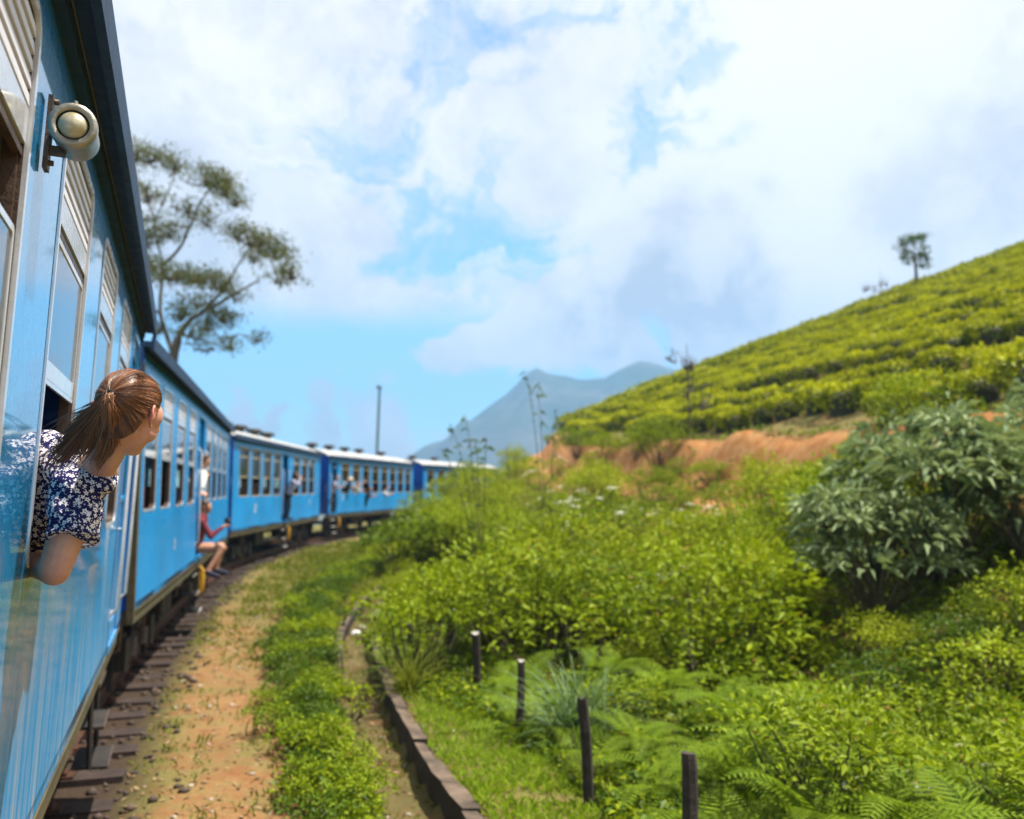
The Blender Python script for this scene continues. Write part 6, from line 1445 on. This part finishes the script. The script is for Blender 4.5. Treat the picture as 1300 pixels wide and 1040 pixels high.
# ------------------------------------------------------------------ trees
def tree(name, base, limbs, clumps, label, leaf_mat, lsz, per, bark=M_BARK, seed=1, r0=0.25, leaf_w=0.32, hang=0.5, group=None):
    """limbs: list of (points, r0, r1); clumps: (centre, rx, ry, rz, density)"""
    rg = np.random.default_rng(seed); base = np.array(base); root = tag(empty(name, tuple(base)), label, 'tree', group); parts = []
    for (pts, a, c) in limbs:
        pts = catmull([np.array(p) - base for p in pts], 5); V, F = tube_np(pts, a, c, 7); parts.append((V, F, 0, 0.5))
    twigs = []; lf = []
    for (c, rx, ry, rz, den) in clumps:
        c = np.array(c) - base; m = int(per * den); sub = max(3, int(m / 40))
        ctr = c + rg.normal(0, 1, (sub, 3)) * np.array([rx, ry, rz]) * 0.48
        ctr[:, 2] -= 0.32 * rz * (((ctr[:, 0] - c[0]) / rx) ** 2)
        start = c - np.array([0, 0, rz * 1.3])
        for q in ctr:
            t = np.linspace(0, 1, 5)[:, None]; ln = start * (1 - t) + q * t + np.sin(t * 3.14) * rg.normal(0, 0.12, 3); V, F = tube_np(ln, 0.035, 0.008, 4); parts.append((V, F, 0, 0.5))
        k = rg.integers(0, sub, m); P = ctr[k] + rg.normal(0, 1, (m, 3)) * np.array([0.30, 0.30, 0.17]) * (0.6 + 0.4 * min(rx, 1.5))
        A = rg.normal(0, 0.7, (m, 3)) + np.array([0, 0, -hang]); V, F = leaves(P, A, rdir(m, rg), lsz * rg.uniform(0.6, 1.3, m), lsz * leaf_w, 0.15, 0.45, 0.1); lf.append((V, F, 0, np.repeat(np.clip(rg.uniform(0, 0.95, m) * 0.8 + 0.2 * rg.uniform() + (rg.uniform(0, 1, m) < 0.03), 0, 1), 2)))
    V, F, mi, ti = join_np(parts); put('trunk', mesh_np('trunk', V, F, [bark], smooth=True), root)
    V, F, mi, ti = join_np(lf); put('crown', mesh_np('crown', V, F, [leaf_mat], tint=ti), root)
def gum_tree():
    Y = 31.0; s = Y / FPX
    T = lambda px, py, d=0.0: at_y(px, py, Y + d)
    limbs = [([(T(212, 620).x, Y, -1.0), T(216, 520), T(220, 455), T(226, 432)], 0.22, 0.14), ([T(220, 455), T(228, 425), T(240, 408), T(258, 396), T(290, 378), T(330, 355)], 0.12, 0.03), ([T(258, 396), T(285, 365, .5), T(300, 340, .8), T(318, 312, 1)], 0.06, 0.02),
             ([T(220, 450), T(204, 400, .6), T(205, 360, 1), T(204, 330, 1), T(196, 280, 1)], 0.09, 0.02), ([T(204, 340, 1), T(228, 315, .8), T(240, 290, .6), T(252, 262, .5), T(270, 235, .6)], 0.06, 0.02), ([T(228, 425), T(250, 430, -.6), T(275, 437, -1), T(300, 425, -1), T(326, 428, -1)], 0.045, 0.012), ([T(204, 400), T(185, 385), T(168, 392)], 0.05, 0.015), ([T(240, 290, .6), T(215, 285), T(190, 300)], 0.03, 0.01), ([T(196, 280, 1), T(180, 235, 1), T(165, 200, 1)], 0.04, 0.012), ([T(196, 280), T(215, 240), T(225, 205)], 0.03, 0.01)]
    C = [((165, 195), 20, 9, 1.0), ((190, 195), 22, 9, 1.0), ((222, 207), 20, 8, 0.9), ((160, 235), 16, 14, 0.8), ((188, 242), 18, 12, 0.8), ((262, 222), 20, 12, 1.1), ((288, 234), 22, 14, 1.3), ((300, 250), 10, 10, 0.6), ((240, 262), 26, 9, 0.8), ((262, 276), 14, 8, 0.5), ((182, 300), 22, 10, 1.0), ((216, 290), 22, 10, 1.0), ((182, 318), 14, 8, .5),
         ((300, 292), 22, 9, 0.9), ((325, 300), 24, 12, 1.5), ((350, 312), 20, 13, 1.4), ((370, 335), 10, 16, 0.8), ((322, 322), 14, 8, .5), ((358, 352), 8, 8, 0.4), ((186, 338), 22, 8, 1.0), ((215, 344), 26, 9, 1.5), ((250, 347), 26, 9, 1.5), ((280, 356), 18, 9, 1.0), ((298, 372), 10, 6, .4), ((230, 395), 18, 10, 0.8), ((262, 405), 24, 12, 1.0), ((285, 395), 18, 12, 0.9), ((250, 380), 22, 9, 0.7), ((240, 418), 16, 7, 0.5), ((201, 416), 9, 7, 0.5), ((292, 435), 12, 6, 0.5), ((325, 428), 9, 5, 0.3), ((258, 440), 9, 4, .25), ((196, 452), 9, 6, .4), ((178, 270), 18, 8, .4)]
    rg = np.random.default_rng(3)
    cl = [(T(a, b, rg.uniform(-1.4, 1.4)), rx * s, 1.1, rz * s, d) for (a, b), rx, rz, d in C]
    tree('gum_tree', (T(212, 620).x, Y, tz(T(212, 620).x, Y) - 0.2), limbs, cl, 'tall airy gum tree with spreading tiers of foliage rising behind the train at left', M_GUM, 0.145, 520, seed=8, hang=0.6)
gum_tree()
def hill_tree():
    Y = 60.0; T = lambda px, py, d=0.0: at_y(px, py, Y + d); s = Y / FPX; b = T(1163, 358)
    limbs = [([(b.x, Y, tz(b.x, Y) - 0.3), T(1163, 345), T(1161, 332), T(1158, 318)], 0.13, 0.05), ([T(1161, 335), T(1170, 322), T(1175, 310)], 0.06, 0.02), ([T(1161, 332), T(1150, 320), T(1147, 312)], 0.06, 0.02)]
    C = [((1149, 317), 9, 9, 1.0), ((1160, 305), 10, 8, 1.1), ((1172, 300), 10, 7, 1.0), ((1176, 316), 8, 9, 0.9), ((1162, 322), 9, 8, .9), ((1170, 332), 7, 5, .5), ((1145, 308), 5, 5, .4), ((1152, 330), 6, 5, .4)]
    rg = np.random.default_rng(4); cl = [(T(a, c, rg.uniform(-.6, .6)), rx * s, 0.5, rz * s, d) for (a, c), rx, rz, d in C]
    tree('small_tree', (b.x, Y, tz(b.x, Y) - 0.2), limbs, cl, 'small round-crowned tree standing alone on the crest of the tea hill', M_LEAFD, 0.20, 170, seed=9, leaf_w=0.5, hang=0.2)
    for (px, py0, py1, Y, l) in ((873, 437, 520, 30.0, 'thin bare sapling standing in the tea at the left of the hill'), (1118, 345, 372, 58.0, 'tiny twiggy sapling on the crest left of the lone tree')):
        b = at_y(px, py1, Y); z0 = tz(b.x, Y) - 0.1; t = at_y(px, py0, Y); H = t.z - z0
        limbs = [([(b.x, Y, z0), (b.x + .05, Y, z0 + H * .5), (b.x, Y, z0 + H)], 0.035, 0.01)]; rg = np.random.default_rng(px); cl = []
        for k in range(9):
            f = rg.uniform(0.35, 1.0); q = (b.x + rg.normal(0, .35), Y + rg.normal(0, .3), z0 + H * f); limbs.append(([(b.x, Y, z0 + H * (f - .15)), ((b.x + q[0]) / 2, (Y + q[1]) / 2, z0 + H * (f - .05)), q], 0.014, 0.005)); cl.append((q, .25, .25, .25, .16))
        tree('sapling', (b.x, Y, z0), limbs, cl, l, M_GUM, 0.10, 90, seed=px, r0=.03)
hill_tree()
